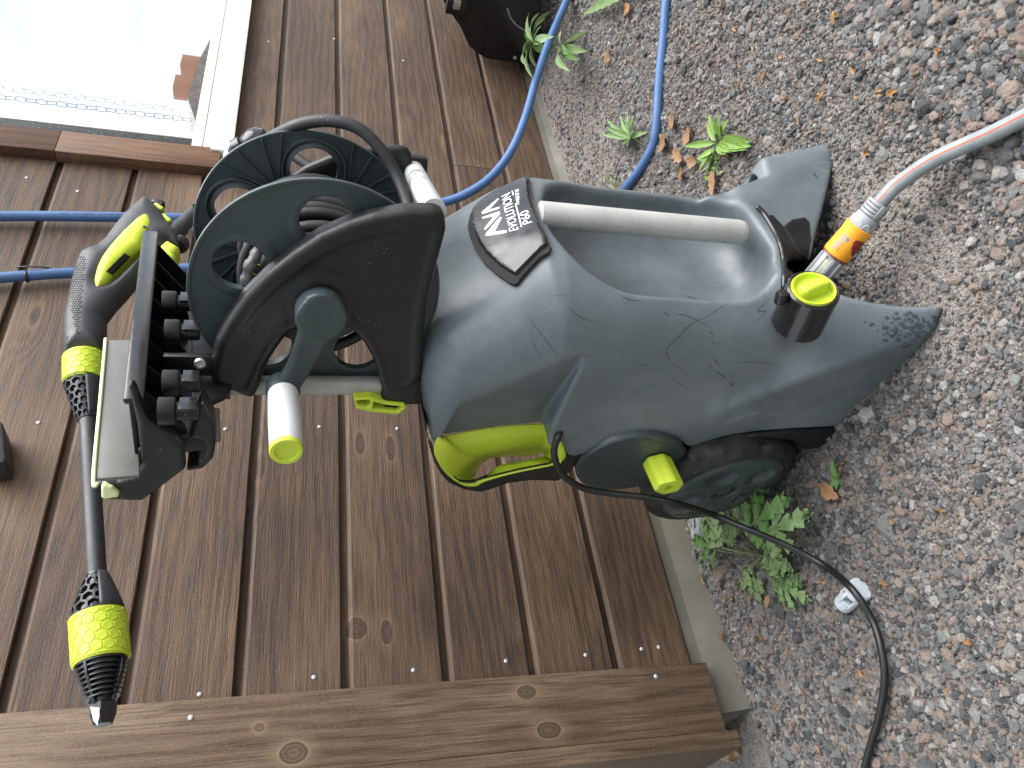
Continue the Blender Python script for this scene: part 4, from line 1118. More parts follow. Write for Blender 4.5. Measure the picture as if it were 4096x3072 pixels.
# scuffs on the shell
def build_scuffs():
    Z = lambda X, Y: (864 + .5615 * X, 324 + .5615 * Y)   # the enlarged print of the body
    st = [([(1255, 592), (1180, 640), (1120, 670), (1060, 730), (1025, 765), (1032, 800), (1050, 826), (1098, 850)], 4.5), ([(1058, 630), (1110, 640), (1196, 682)], 4), ([(1010, 620), (1035, 640)], 6),
          ([(1422, 572), (1376, 620), (1408, 620), (1356, 672)], 3.0), ([(490, 640), (560, 730), (608, 795)], 3.0), ([(580, 560), (640, 560)], 2.5), ([(850, 560), (880, 575), (922, 580)], 4.0),
          ([(900, 810), (930, 826), (965, 830)], 2.0), ([(1040, 870), (1080, 905), (1110, 918)], 2.0), ([(1190, 700), (1206, 708)], 6), ([(1200, 735), (1212, 745)], 6), ([(1205, 800), (1230, 830)], 5), ([(1215, 850), (1255, 880)], 6), ([(1270, 895), (1282, 908)], 9), ([(1190, 820), (1196, 845)], 4),
          ([(632, 590), (690, 640), (760, 665)], 2.5), ([(1290, 820), (1380, 815), (1480, 838)], 2.0), ([(900, 240), (940, 205)], 3), ([(1590, 88), (1606, 108)], 9), ([(500, 700), (520, 760), (545, 800)], 2), ([(1100, 560), (1150, 580)], 2)]
    for pts, w in st:
        V = []; F = []
        Q = catmull(np.array([(*Z(a, b), 0.0) for a, b in pts]), 8)[:, :2]; L = []
        for i, (a, b) in enumerate(Q):
            t = Q[min(i + 1, len(Q) - 1)] - Q[max(i - 1, 0)]; t = t / (np.linalg.norm(t) + 1e-9); n = np.array((-t[1], t[0]))
            ww = w * 0.5615 * 0.5 * (0.25 + 0.75 * math.sin(math.pi * (i + 0.5) / len(Q))) * (0.55 + 0.45 * random.random())
            for s in (1, -1):
                p, nr = hit(BVH, a + n[0] * ww * s, b + n[1] * ww * s)
                L.append(None if p is None else p + nr * 0.00035)
        for i in range(0, len(L) - 3, 2):
            if any(q is None for q in L[i:i + 4]): continue
            k = len(V); V += [L[i], L[i + 1], L[i + 3], L[i + 2]]; F.append((k, k + 1, k + 2, k + 3))
        if V: add('scuff_mark', V, F, MT['scuff'], WASH, False)
    # drops of water on the near foot
    r = random.Random(4); V = []; F = []
    for _ in range(150):
        a, b = r.gauss(1965, 38), r.gauss(712, 17)
        p, nr = hit(BVH, a, b)
        if p is None: continue
        u, w_, n = axes_from(nr); rad = 0.0006 + 0.0016 * r.random() ** 2; k = len(V)
        for q in range(8):
            rr = rad * r.uniform(0.7, 1.3); V.append(p + nr * 0.0004 + u * rr * math.cos(q * .785) + w_ * rr * 1.5 * math.sin(q * .785))
        V.append(p + nr * (0.0004 + rad * 0.35)); F += [(k + q, k + (q + 1) % 8, k + 8) for q in range(8)]
    o = add('water_drops', V, F, MT['slate2'], WASH, True); o['kind'] = 'stuff'
build_scuffs()
def build_front_black():
    # flap of black plastic on the far foot
    q = [(1690, 490), (1712, 474), (1738, 470), (1748, 480), (1751, 520), (1744, 568), (1722, 548)]
    patch('black_flap', q, BVH, 0.0025, MT['black'], WASH, 3.0, edge=4.0)
    patch('inlet_surround', [(1652, 468), (1668, 488), (1686, 520), (1694, 552), (1698, 600), (1720, 598), (1748, 574), (1722, 546), (1692, 492), (1668, 466)], BVH, 0.0015, MT['black'], WASH, 3.0)
build_front_black()

# ------------------------------------------------------------------ caps, knobs, wheel
def build_soap_cap():
    c = BF.w(BF.px(1756, 628, y=-0.318)); base = c - 0.031 * _n(np.array((-0.10, -0.94, 0.22)) @ BF.B)
    d = _n(c - base); L = np.linalg.norm(c - base)
    R = 0.0245
    lathe('soap_port', [(R * 1.12, -0.02), (R * 1.10, L * 0.5), (R * 1.10, L + 0.001), (R * 1.02, L + 0.003), (R * 0.93, L + 0.002), (R * 0.90, L - 0.008)], base, d, MT['black_gloss'], WASH, 36)
    cap = lathe('soap_cap', [(R * 0.92, L - 0.006), (R * 0.94, L + 0.002), (R * 0.90, L + 0.0045), (R * 0.84, L + 0.004), (R * 0.78, L - 0.001), (R * 0.70, L - 0.002), (0, L - 0.001)], base, d, MT['lime'], WASH, 40)
    # finger bar across the cap
    a0 = BF.w(BF.px(1722, 640, y=-0.318)); a1 = pp(1792, 612, c, d); a0 = pp(1718, 640, c, d)
    u = _n((a1 - a0) - d * ((a1 - a0) @ d)); v = np.cross(d, u)
    fr = Frame(c + d * 0.0, u, v, d)
    lo, hi, h = (-0.024, -0.011, -0.006), (0.024, 0.011, 0.020), 0.0014
    X, Y, Z = grid(lo, hi, h)
    f = smax(np.hypot(np.maximum(np.abs(X) - 0.0115, 0), Y * (1 + 0.35 * np.clip(Z, 0, 1) * 20)) - 0.0066, np.maximum(Z - 0.0125 + 6.0 * X * X, -0.005 - Z), 0.005)
    grip = sdf_obj('cap_grip', f, lo, h, fr, MT['lime'], cap)
    # raised honeycomb lines on the grip
    V = []; F = []
    for i in range(-4, 5):
        for s in (-1, 1):
            x0 = i * 0.0036
            pts = [np.array((x0, s * 0.0064, 0.004)), np.array((x0 + 0.0009, s * 0.0060, 0.0085)), np.array((x0, s * 0.0028, 0.0122 - 6 * x0 * x0)), np.array((x0, 0, 0.0128 - 6 * x0 * x0))]
            v, g = tube_mesh(np.array([fr.w(p) for p in pts]), 0.00055, 5); k = len(V); V += list(v); F += [tuple(q + k for q in e) for e in g]
    add('grip_ribs', V, F, MT['lime'], cap, True)
    # lug on the port
    p = pp(1690, 636, c, d); lathe('port_lug', [(0, -0.012), (0.006, -0.011), (0.0068, 0.0), (0.005, 0.003), (0, 0.004)], p, d, MT['black_gloss'], WASH, 16)
build_soap_cap()
def build_side_cover():
    c = BF.w(BF.px(1361, 1002, x=-0.1395)); n = _n(BF.B[0] * -1 + BF.B[1] * 0.135 + BF.B[2] * 0.0)
    R = 0.0685
    o = lathe('side_cover', [(R, -0.016), (R, -0.002), (R * 0.985, 0.0002), (R * 0.97, 0.0012), (R * 0.6, 0.0024), (0, 0.003)], c, n, MT['slate2'], WASH, 64)
    # faint honeycomb pressed into the cover
    u, v, n = axes_from(n); V = []; F = []
    for i in range(-3, 4):
        for j in range(-2, 3):
            x = (i + 0.5 * (j % 2)) * 0.0155; y = j * 0.0134 + 0.014
            if math.hypot(x, y) > 0.056 or (i + j) % 4 == 0 and False: continue
            rr = math.hypot(x, y) / R; zz = 0.0012 + 0.0018 * (1 - rr)
            ring = [c + u * (x + 0.0082 * math.cos(q * math.pi / 3 + math.pi / 6)) + v * (y + 0.0082 * math.sin(q * math.pi / 3 + math.pi / 6)) + n * (zz + 0.00015) for q in range(7)]
            vv, ff = tube_mesh(np.array(ring), 0.00040, 4, False); k = len(V); V += list(vv); F += [tuple(q + k for q in e) for e in ff]
    add('honeycomb', V, F, MT['slate2'], o, True)
    # lime selector knob
    b = BF.w(BF.px(1419, 996, x=-0.146)); e = BF.w(BF.px(1446, 1054, x=-0.190)); d = _n(BF.B[0] * -1 + BF.B[1] * 0.12); L = (e - b) @ d
    u, v, d = axes_from(d); a = np.linspace(0, 2 * math.pi, 36, endpoint=False); R = 0.0172
    prof = [(0.98, -0.006), (1.0, 0.004), (0.985, L - 0.004), (0.95, L - 0.001), (0.86, L), (0.30, L), (0.28, L - 0.004), (0.0, L - 0.004)]
    V = []; F = []
    for r, t in prof:
        lob = 1 + (0.055 * np.cos(6 * a) if r > 0.5 else 0 * a)
        cc = b + (e - b) * np.clip(t / L, 0, 1)
        V.append(cc + d * (t - L * np.clip(t / L, 0, 1)) * 0 + R * r * lob[:, None] * (np.cos(a)[:, None] * u + np.sin(a)[:, None] * v) + (d * (-0.004) if r < 0.29 else 0))
    V = np.concatenate(V); m = len(a)
    for i in range(len(prof) - 1):
        for k in range(m): F.append((i * m + k, i * m + (k + 1) % m, (i + 1) * m + (k + 1) % m, (i + 1) * m + k))
    kn = add('selector_knob', V, F, MT['lime'], WASH, True)
    bm = bmesh.new(); bm.from_mesh(kn.data); bmesh.ops.remove_doubles(bm, verts=bm.verts, dist=1e-5); bmesh.ops.recalc_face_normals(bm, faces=bm.faces); bm.to_mesh(kn.data); bm.free(); auto_smooth(kn, 28)
build_side_cover()
def build_wheel(mir=False):
    n = _n((-0.990, 0.082, -0.113)); c = BF.w(BF.px(1561, 1056, x=-0.1455)); Rh = 0.0835; Rt = 0.1045
    if mir:
        cl = BF.l(c); cl[0] = -cl[0]; c = BF.w(cl); nl = BF.B @ n; nl[0] = -nl[0]; n = nl @ BF.B
    w = empty('wheel', tuple(BF.l(c))); w.parent = WASH
    u, v, n = axes_from(n); A = 96; a = np.linspace(0, 2 * math.pi, A, endpoint=False)
    # tyre section: (radius, along the axle), outer face at 0
    prof = [(Rh - 0.004, -0.003), (Rh, 0.0005), (Rh + 0.006, 0.002), (Rt - 0.010, 0.000), (Rt - 0.004, -0.004), (Rt - 0.0005, -0.009), (Rt, -0.016), (Rt, -0.026), (Rt, -0.034), (Rt - 0.001, -0.042), (Rt - 0.006, -0.048), (Rh, -0.050), (Rh - 0.01, -0.047)]
    V = []; F = []
    for i, (r, t) in enumerate(prof):
        ph = a * 14 / 1.0
        if 4 <= i <= 9:
            s = np.sin(ph + (4.2 if i < 7 else 1.1) + (i - 7) * 0.55); g = np.where(s > 0.72, -0.0042, 0.0)
        else: g = np.zeros(A)
        V.append(c + n * t + np.asarray(r + g)[:, None] * (np.cos(a)[:, None] * u + np.sin(a)[:, None] * v))
    V = np.concatenate(V)
    for i in range(len(prof) - 1):
        for k in range(A): F.append((i * A + k, i * A + (k + 1) % A, (i + 1) * A + (k + 1) % A, (i + 1) * A + k))
    ty = add('tyre', V, F, MT['rubber'], w, True); auto_smooth(ty, 25)
    # hub face with round dimples
    rs = np.linspace(0, 1, 30); A2 = 120; a2 = np.linspace(0, 2 * math.pi, A2, endpoint=False); V = []; F = []
    for q in rs:
        x, y = q * Rh * np.cos(a2), q * Rh * np.sin(a2)
        z = 0.004 + 0.003 * (1 - q * q) - 0.004 * (q > 0.97)
        z = z + 0 * a2
        for k in range(5):
            t0 = 0.55 + k * 2 * math.pi / 5; dd = np.hypot(x - 0.052 * math.cos(t0), y - 0.052 * math.sin(t0)) / 0.0215
            z = z - 0.0075 * np.clip((1.0 - dd) / 0.22, 0, 1) + 0.0012 * np.exp(-((dd - 1.06) / 0.06) ** 2)
        dd = np.hypot(x, y) / 0.0195; z = z - 0.006 * np.clip((1 - dd) / 0.12, 0, 1)
        V.append(c + n * (z[:, None] if np.ndim(z) else z) + x[:, None] * u + y[:, None] * v)
    V = np.concatenate(V)
    for i in range(len(rs) - 1):
        for k in range(A2): F.append((i * A2 + k, i * A2 + (k + 1) % A2, (i + 1) * A2 + (k + 1) % A2, (i + 1) * A2 + k))
    add('hub', V, F, MT['hub'], w, True)
    V = []; F = []
    for k in range(18):
        t0 = k * 2 * math.pi / 18; rad = math.cos(t0) * u + math.sin(t0) * v; tan = -math.sin(t0) * u + math.cos(t0) * v
        q = prism_bm([(-0.0022, -0.0012), (0.0022, -0.0012), (0.0022, 0.0012), (-0.0022, 0.0012)], c + rad * 0.0155 + n * 0.0, rad, tan, 0.0, 0.005)
        kk = len(V); V += [x.co[:] for x in q.verts]; q.verts.index_update(); F += [tuple(x.index + kk for x in f.verts) for f in q.faces]; q.free()
    add('hub_teeth', V, F, MT['slate2'], w, False)
    lathe('axle_cap', [(0.012, 0.0), (0.012, 0.0035), (0.010, 0.005), (0, 0.0055)], c, n, MT['slate2'], w, 24)
    return w
t = NT('dusty_hub'); _v = t.coord('Object'); _n1 = t.noise(_v, 16, 6, 0.7, 0.5); _n2 = t.noise(_v, 90, 4, 0.7)
_c = t.mix(t.ramp(t.math('MULTIPLY', _n1, _n2), [(0.27, 0.0), (0.36, 0.75)]), (0.040, 0.057, 0.061), (0.19, 0.15, 0.115))
t.set(_c, t.ramp(_n1, [(0.4, 0.30), (0.65, 0.75)])); MT['hub'] = t.m
build_wheel(); build_wheel(True)

# ------------------------------------------------------------------ hose reel
RFF = Frame(RF.w((0.150, 0.0095, 0.004)), *RF.B)                       # far flange
RR = 0.1217
def ring_pts(cy, cz, r, n=40): return [(cy + r * math.cos(q), cz + r * math.sin(q)) for q in np.linspace(0, 2 * math.pi, n, endpoint=False)]
HOLES = [(0.0796 * math.cos(R_(110.6 + 72 * k)), 0.0796 * math.sin(R_(110.6 + 72 * k)), 0.0262) for k in range(5)]
def plate(name, fr, outer, holes, x0, x1, mat, parent, dome=0.0):
    loops = [outer] + holes; pts = []; ed = []
    for lp in loops:
        k = len(pts); n = len(lp); pts += lp; ed += [(k + i, k + (i + 1) % n) for i in range(n)]
    nb = len(pts)
    Po = np.array(outer); g = []
    for yy in np.arange(Po[:, 0].min(), Po[:, 0].max(), 0.006):
        for zz in np.arange(Po[:, 1].min(), Po[:, 1].max(), 0.006): g.append((yy, zz))
    g = np.array(g); d = sd_poly(g[:, 0], g[:, 1], outer)
    for hp in holes: d = np.maximum(d, -sd_poly(g[:, 0], g[:, 1], hp))
    g = g[d < -0.003]
    vs, es, fs, *_ = delaunay_2d_cdt([Vector(p) for p in pts] + [Vector(p) for p in g], ed, [], 0, 1e-7)
    hh = [np.array(h) for h in holes]
    keep = []
    for f in fs:
        c = sum((vs[i] for i in f), Vector((0, 0))) / len(f)
        if sd_poly(np.array([c.x]), np.array([c.y]), outer)[0] > 0: continue
        if any(sd_poly(np.array([c.x]), np.array([c.y]), hp)[0] < 0 for hp in hh): continue
        keep.append(tuple(f))
    n = len(vs); rr2 = [(v.x ** 2 + v.y ** 2) / RR ** 2 for v in vs]
    V = [fr.w((x0 + dome * (1 - q), v.x, v.y)) for v, q in zip(vs, rr2)] + [fr.w((x1 + dome * (1 - q), v.x, v.y)) for v, q in zip(vs, rr2)]
    F = keep + [tuple(i + n for i in f[::-1]) for f in keep]
    for a, b in ed: F.append((a, b, b + n, a + n))
    o = add(name, V, F, mat, parent, True)
    bm = bmesh.new(); bm.from_mesh(o.data); bmesh.ops.recalc_face_normals(bm, faces=bm.faces); bm.to_mesh(o.data); bm.free()
    return auto_smooth(o, 40)
def torus_ring(name, fr, x, cy, cz, R, prof, mat, parent, seg=48):
    """ring of given section prof: (dr, dx)"""
    V = []; F = []; a = np.linspace(0, 2 * math.pi, seg, endpoint=False)
    for dr, dx in prof:
        V += [fr.w((x + dx, cy + (R + dr) * math.cos(q), cz + (R + dr) * math.sin(q))) for q in a]
    m = len(prof)
    for i in range(m):
        for k in range(seg): F.append((i * seg + k, i * seg + (k + 1) % seg, ((i + 1) % m) * seg + (k + 1) % seg, ((i + 1) % m) * seg + k))
    o = add(name, V, F, mat, parent, True)
    bm = bmesh.new(); bm.from_mesh(o.data); bmesh.ops.recalc_face_normals(bm, faces=bm.faces); bm.to_mesh(o.data); bm.free()
    return auto_smooth(o, 45)
def build_reel():
    hp = [ring_pts(*h) for h in HOLES]
    for fr, s in ((RF, -1), (RFF, 1)):
        f = plate('reel_flange', fr, ring_pts(0, 0, RR, 110), hp, -0.0015, 0.0015, MT['slate2'], WASH, 0.004 * s * -1 if s < 0 else 0.0)
        torus_ring('flange_rim', fr, 0.0, 0, 0, RR - 0.0012, [(-0.0012, -0.0026), (0.0012, -0.0024), (0.0018, 0.0), (0.0012, 0.0024), (-0.0012, 0.0026)], MT['slate2'], f, 110)
        for (cy, cz, r) in HOLES:
            q = 1 - (cy * cy + cz * cz) / RR ** 2; b = 0.004 * q if s < 0 else 0
            sgn = -1 if s < 0 else 1
            torus_ring('hole_rim', fr, b, cy, cz, r, [(0.0, 0.004 * sgn * -1), (-0.001, 0.006 * sgn * -1), (-0.001, 0.0025 * sgn), (0.002, 0.0032 * sgn), (0.0065, 0.0026 * sgn), (0.0105, 0.0012 * sgn), (0.0105, -0.0005 * sgn), (0.0085, -0.0016 * sgn), (0.0085, 0.006 * -sgn if s > 0 else -0.0016 * sgn), (0.0065, 0.006 * -sgn if s > 0 else -0.0016 * sgn), (0.006, -0.0016 * sgn)], MT['slate2'], f)
        if s > 0:      # stiffening ribs on the inside of the far flange
            for k in range(5):
                t0 = R_(110.6 + 36 + 72 * k)
                hub = (0.062 * math.cos(t0), 0.062 * math.sin(t0))
                for dt, r1 in ((-0.30, 0.119), (-0.10, 0.119), (0.14, 0.119), (0.32, 0.119)):
                    a, b = np.array(hub), np.array((r1 * math.cos(t0 + dt), r1 * math.sin(t0 + dt))); e = _n(b - a); nn = np.array((-e[1], e[0])) * 0.0007
                    P = [a + nn, b + nn, b - nn, a - nn]
                    prism('rib', [tuple(q) for q in P], fr.w((0, 0, 0)), fr.B[1], fr.B[2], -0.006, 0.0, MT['slate2'], f)
    # drum
    lathe('drum', [(0.030, 0.0), (0.030, 0.15)], RF.w((0, 0, 0)), RF.B[0], MT['slate2'], WASH, 32)
build_reel()
GUARD = [(1505, 585), (1500, 520), (1480, 484), (1440, 470), (1270, 475), (1100, 500), (950, 545), (800, 610), (650, 710), (500, 830), (380, 950), (290, 1080), (230, 1200), (200, 1300), (188, 1370), (196, 1410), (215, 1430), (300, 1475), (385, 1510), (415, 1517), (440, 1512), (470, 1450), (490, 1380), (530, 1300), (590, 1210), (640, 1150), (700, 1110), (760, 1085), (820, 1075), (880, 1087), (920, 1110), (990, 1150), (1050, 1220), (1090, 1290), (1120, 1370), (1140, 1450), (1152, 1480), (1175, 1495), (1200, 1490), (1290, 1470), (1360, 1420), (1374, 1380), (1375, 1200), (1400, 1000), (1440, 830), (1480, 680)]
def build_guards():
    P = outline(RF, [zr(*p) for p in GUARD], -0.026)
    inset = [(1435, 600), (1400, 590), (1250, 592), (1100, 615), (960, 655), (820, 718), (690, 805), (560, 910), (450, 1020), (370, 1130), (310, 1240), (280, 1340), (268, 1400), (300, 1440), (380, 1470), (425, 1400), (450, 1330), (500, 1240), (570, 1150), (640, 1095), (720, 1060), (900, 1060), (1000, 1095), (1080, 1170), (1130, 1260), (1165, 1370), (1185, 1450), (1260, 1440), (1310, 1390), (1315, 1200), (1335, 1000), (1375, 830), (1405, 700)]
    PI = outline(RF, [zr(*p) for p in inset], -0.026)
    def near(X, Y, Z, f, g):
        gi = sd_poly(Y, Z, PI)
        # sunk face inside a rounded rim; hub boss
        rec = smax(gi, X + 0.0247, 0.006)
        f = smax(f, -rec, 0.005)
        boss = smax(np.hypot(Y, Z) - 0.033, np.abs(X + 0.022) - 0.0055, 0.010)
        f = smin(f, boss, 0.008)
        hollow = sd_poly(Y, Z, PI) 
        return np.maximum(f, -np.maximum(hollow + 0.004, -0.0185 - X))   # open behind
    slab('reel_guard', P, RF, -0.0275, -0.002, 0.010, MT['black'], WASH, 0.0019, shape=near)
    # far guard: same outline behind the far flange
    slab('reel_guard', P, RFF, 0.006, 0.020, 0.008, MT['black'], WASH, 0.0030)
build_guards()
def build_frame():
    a, b = RF.w((-0.012, -0.1035, -0.1015)), RF.w((0.168, -0.0705, -0.1125))
    d = _n(b - a); L = np.linalg.norm(b - a)
    lathe('cross_tube', [(0.0118, 0), (0.0118, L)], a, d, MT['alu'], WASH, 24)
    # far bracket that takes the tube
    c = RF.w((0.170, -0.0700, -0.1130))
    prism('tube_bracket', [(-0.016, -0.015), (0.012, -0.017), (0.018, -0.010), (0.018, 0.010), (0.03, 0.05), (0.012, 0.06), (-0.008, 0.018), (-0.017, 0.012)], c, RF.B[1], RF.B[2], -0.002, 0.010, MT['black'], WASH, 0.002)
    # uprights
    for x in (-0.008, 0.165):
        p = RF.w((x, 0.108 + (0.012 if x > 0 else 0), -0.125)); q = RF.w((x, 0.108 + (0.012 if x > 0 else 0), 0.150)); d = _n(q - p)
        lathe('upright_tube', [(0.0105, 0), (0.0105, np.linalg.norm(q - p))], p, d, MT['tube'], WASH, 24)
    # lower sockets in the back shell
    for x in (-0.008, 0.165):
        box('tube_socket', RF.w((x, 0.106, -0.098)), (0.018, 0.017, 0.028), MT['black'], WASH, 0.005, (RF.B[0], RF.B[1], RF.B[2]))
    # lime locking lever
    P = outline(RF, [(762, 850), (800, 848), (832, 858), (872, 862), (876, 872), (858, 885), (800, 880), (768, 872)], -0.02)
    I = outline(RF, [(768, 855), (795, 853), (800, 860), (790, 868), (772, 864)], -0.02); I2 = outline(RF, [(805, 858), (830, 864), (868, 868), (855, 876), (805, 872)], -0.02)
    slab('lock_lever', P, RF, -0.030, -0.012, 0.003, MT['lime'], WASH, 0.0012, holes=(I, I2))
    p = RF.w(RF.px(846, 862, x=-0.016)); lathe('lever_pin', [(0.009, 0), (0.009, 0.02)], p - RF.B[0] * 0.008, RF.B[0], MT['black'], WASH, 20)
build_frame()
def build_crank():
    c = RF.w((-0.030, 0.0, 0.0))
    e = RF.px(*zr(600, 1452), x=-0.045); ey, ez = e[1], e[2]
    e2 = RF.px(618, 970, x=-0.135)
    # outline of the arm round the hub and out to the grip
    P = outline(RF, [zr(*p) for p in [(700, 1010), (705, 975), (730, 940), (775, 922), (830, 920), (880, 935), (920, 965), (938, 1010), (942, 1060), (930, 1110), (895, 1150), (850, 1190), (815, 1240), (780, 1300), (740, 1370), (700, 1430), (684, 1470), (676, 1495), (640, 1480), (590, 1470), (545, 1478), (518, 1500), (515, 1475), (530, 1440), (575, 1395), (610, 1340), (640, 1270), (665, 1190), (690, 1110)]], -0.043)
    def sh(X, Y, Z, f, g):
        hub = smax(np.hypot(Y, Z) - 0.0245, np.abs(X + 0.037) - 0.012, 0.003)
        return smin(f, hub, 0.002)
    arm = slab('crank_arm', P, RF, -0.049, -0.037, 0.0035, MT['slate2'], WASH, 0.0017, shape=sh)
    g0 = RF.w((-0.044, ey * 0.5 + e2[1] * 0.5, ez)); g1 = RF.w((-0.135, e2[1], e2[2]))
    g0 = RF.w(RF.px(*zr(598, 1490), x=-0.050)); d = _n(g1 - g0); L = np.linalg.norm(g1 - g0); r = 0.0150
    g = lathe('crank_grip', [(r * 0.98, -0.004), (r, 0.002), (r * 1.03, L * 0.6), (r * 1.0, L - 0.001)], g0, d, MT['knurl'], WASH, 40)
    lathe('grip_cap', [(r * 1.01, L - 0.001), (r * 1.01, L + 0.003), (r * 0.95, L + 0.0045), (r * 0.72, L + 0.0045), (r * 0.68, L + 0.0028), (0, L + 0.0028)], g0, d, MT['lime'], g, 40)
    lathe('grip_collar', [(r * 1.12, -0.016), (r * 1.14, -0.004), (r * 1.06, 0.000)], g0, d, MT['slate2'], arm, 30)
build_crank()
# ------------------------------------------------------------------ tool rack on top of the uprights
def build_rack():
    m = MT['black']
    # near end wall
    P = outline(RF, [(277, 824), (286, 866), (296, 908), (305, 976), (306, 1004), (284, 1030), (253, 1038), (203, 1040), (221, 1047), (221, 1074), (307, 1077), (345, 1050), (402, 1007), (400, 985), (397, 959), (382, 941), (350, 921), (326, 903), (306, 868), (292, 830)], -0.120)
    slab('rack_end', P, RF, -0.1245, -0.112, 0.004, m, WASH, 0.002)
    # shelf: sheet with turned-down front flange and ribs below
    yf = 0.048; zf = 0.5 * (RF.px(322, 503, y=yf)[2] + RF.px(283, 870, y=yf)[2])
    x0 = -0.112; x1 = RF.px(322, 503, y=yf)[0]
    tilt = (RF.px(322, 503, y=yf)[2] - RF.px(283, 870, y=yf)[2]) / (x1 - x0)
    ex = _n(RF.B[0] + RF.B[2] * tilt); ez = _n(np.cross(ex, RF.B[1])); SFm = (ex, RF.B[1], ez)
    c0 = RF.w((0.5 * (x0 + x1), yf, zf)); hw = 0.5 * (x1 - x0)
    box('shelf', c0 + RF.B[1] * 0.040, (hw, 0.038, 0.0022), m, WASH, 0.001, SFm)
    box('shelf_flange', c0 - ez * 0.002, (hw, 0.0035, 0.0085), MT['black_gloss'], WASH, 0.0025, SFm)
    for k in range(8):
        q = c0 + ex * (-hw + (k + 0.5) * 2 * hw / 8)
        u = RF.B[1]; v = ez
        prism('shelf_rib', [(0.002, -0.001), (0.078, -0.001), (0.078, -0.046), (0.045, -0.040), (0.004, -0.010)], q, u, v, -0.0012, 0.0012, m, WASH)
    # rear mount, clamps round the uprights
    box('rack_beam', c0 + RF.B[1] * 0.064 - ez * 0.035, (hw * 0.92, 0.010, 0.030), m, WASH, 0.004, SFm)
    prism('rack_bracket', [(-0.135, 0.0), (0.135, 0.0), (0.105, -0.035), (0.03, -0.060), (-0.05, -0.060), (-0.115, -0.03)], c0 + RF.B[1] * 0.05 - ez * 0.045 + ex * 0.02, ex, ez, -0.004, 0.004, m, WASH, 0.002)
    for (a, b) in ((383, 655), (390, 717), (388, 828), (380, 888)):      # nozzle pegs under the shelf
        p = RF.w(RF.px(a, b, y=0.055)); d = _n(-RF.B[2])
        peg = lathe('nozzle_peg', [(0.0125, -0.014), (0.0125, -0.002), (0.0115, 0.0), (0.0082, 0.001), (0.0082, 0.016), (0.0072, 0.018), (0, 0.018)], p, d, MT['black'], WASH, 22)
        box('peg_slot', p + d * 0.010 - RF.B[1] * 0.0078, (0.0085, 0.0012, 0.007), MT['black_gloss'], peg, 0.0004, (RF.B[0], RF.B[1], RF.B[2]))
    # screw on the clamp
    p = RF.w(RF.px(432, 785, x=-0.026)); n = _n(-RF.B[0] - 0.35 * RF.B[1])
    box('clamp_plate', RF.w(RF.px(415, 787, x=-0.018)), (0.004, 0.012, 0.026), MT['black'], WASH, 0.002, (RF.B[0], RF.B[1], RF.B[2]))
    s = lathe('screw', [(0.0058, -0.001), (0.0056, 0.0015), (0.0042, 0.003), (0.0026, 0.0032), (0.0022, 0.0012), (0, 0.0012)], p, n, MT['steel'], WASH, 24)
    lathe('clamp', [(0.015, -0.02), (0.015, 0.02)], RF.w((-0.008, 0.108, 0.105)), RF.B[2], MT['black'], WASH, 24)
    lathe('clamp', [(0.015, -0.02), (0.015, 0.02)], RF.w((0.165, 0.120, 0.105)), RF.B[2], MT['black'], WASH, 24)
    # standing back plate with pale lime edge: gun rest
    yb = 0.110
    q = [RF.px(a, b, y=yb) for a, b in ((229, 737), (292, 737), (302, 1030), (203, 1038))]
    prism('gun_rest', [(a[0], a[2]) for a in q], RF.w((0, yb, 0)), RF.B[0], RF.B[2], -0.002, 0.002, MT['dusty_sky_sheen'], WASH, 0.0015)
    e0, e1 = RF.w((q[0][0], yb - 0.003, q[0][2])), RF.w((q[3][0], yb - 0.003, q[3][2]))
    tube('lime_edge', [e0, 0.5 * (e0 + e1), e1, RF.w(RF.px(212, 1046, y=yb - 0.003))], 0.0018, MT['lime_pale'], WASH, 10)
    # curled hook at the near end
    P = [(214, 1036), (253, 1035), (283, 1027), (304, 1003), (307, 972)]
    Q = catmull(np.array([RF.px(a, b, x=-0.115) for a, b in P]), 6); V = []; F = []
    for p in Q: V += [RF.w(p), RF.w(p + np.array((0.085, 0.012, 0.0)))]
    for i in range(len(Q) - 1): F.append((2 * i, 2 * i + 1, 2 * i + 3, 2 * i + 2))
    o = add('hook_lip', V, F, MT['black_gloss'], WASH, True); sd = o.modifiers.new('thick', 'SOLIDIFY'); sd.thickness = 0.003
    P = outline(RF, [(219, 1048), (244, 1052), (258, 1062), (256, 1072), (230, 1076), (219, 1074)], -0.1262)
    slab('lime_lining', P, RF, -0.128, -0.120, 0.001, MT['lime_pale'], WASH, 0.0013)
    # ring clip for the lance
    c = RF.px(425, 968, x=-0.085)
    def rp(r, n=36, a0=0.0): return [(c[1] + r * math.cos(q), c[2] + r * math.sin(q)) for q in np.linspace(0, 2 * math.pi, n, endpoint=False)]
    P = outline(RF, [(405, 1000), (440, 994), (462, 972), (467, 945), (464, 900), (448, 868), (440, 850), (425, 880), (408, 930)], -0.085)
    I = outline(RF, [(404, 992), (430, 985), (447, 966), (446, 942), (432, 930), (406, 930)], -0.085)
    slab('ring_clip', P, RF, -0.098, -0.072, 0.003, m, WASH, 0.0018, holes=(I,))
    prism('clip_back', [(-0.02, -0.02), (0.022, -0.02), (0.022, 0.03), (-0.02, 0.03)], RF.w((-0.05, c[1], c[2])), RF.B[1], RF.B[2], -0.003, 0.003, MT['dusty_sky_sheen'], WASH, 0.002)  # paler colour stands in for sky reflected by the black clip
build_rack()

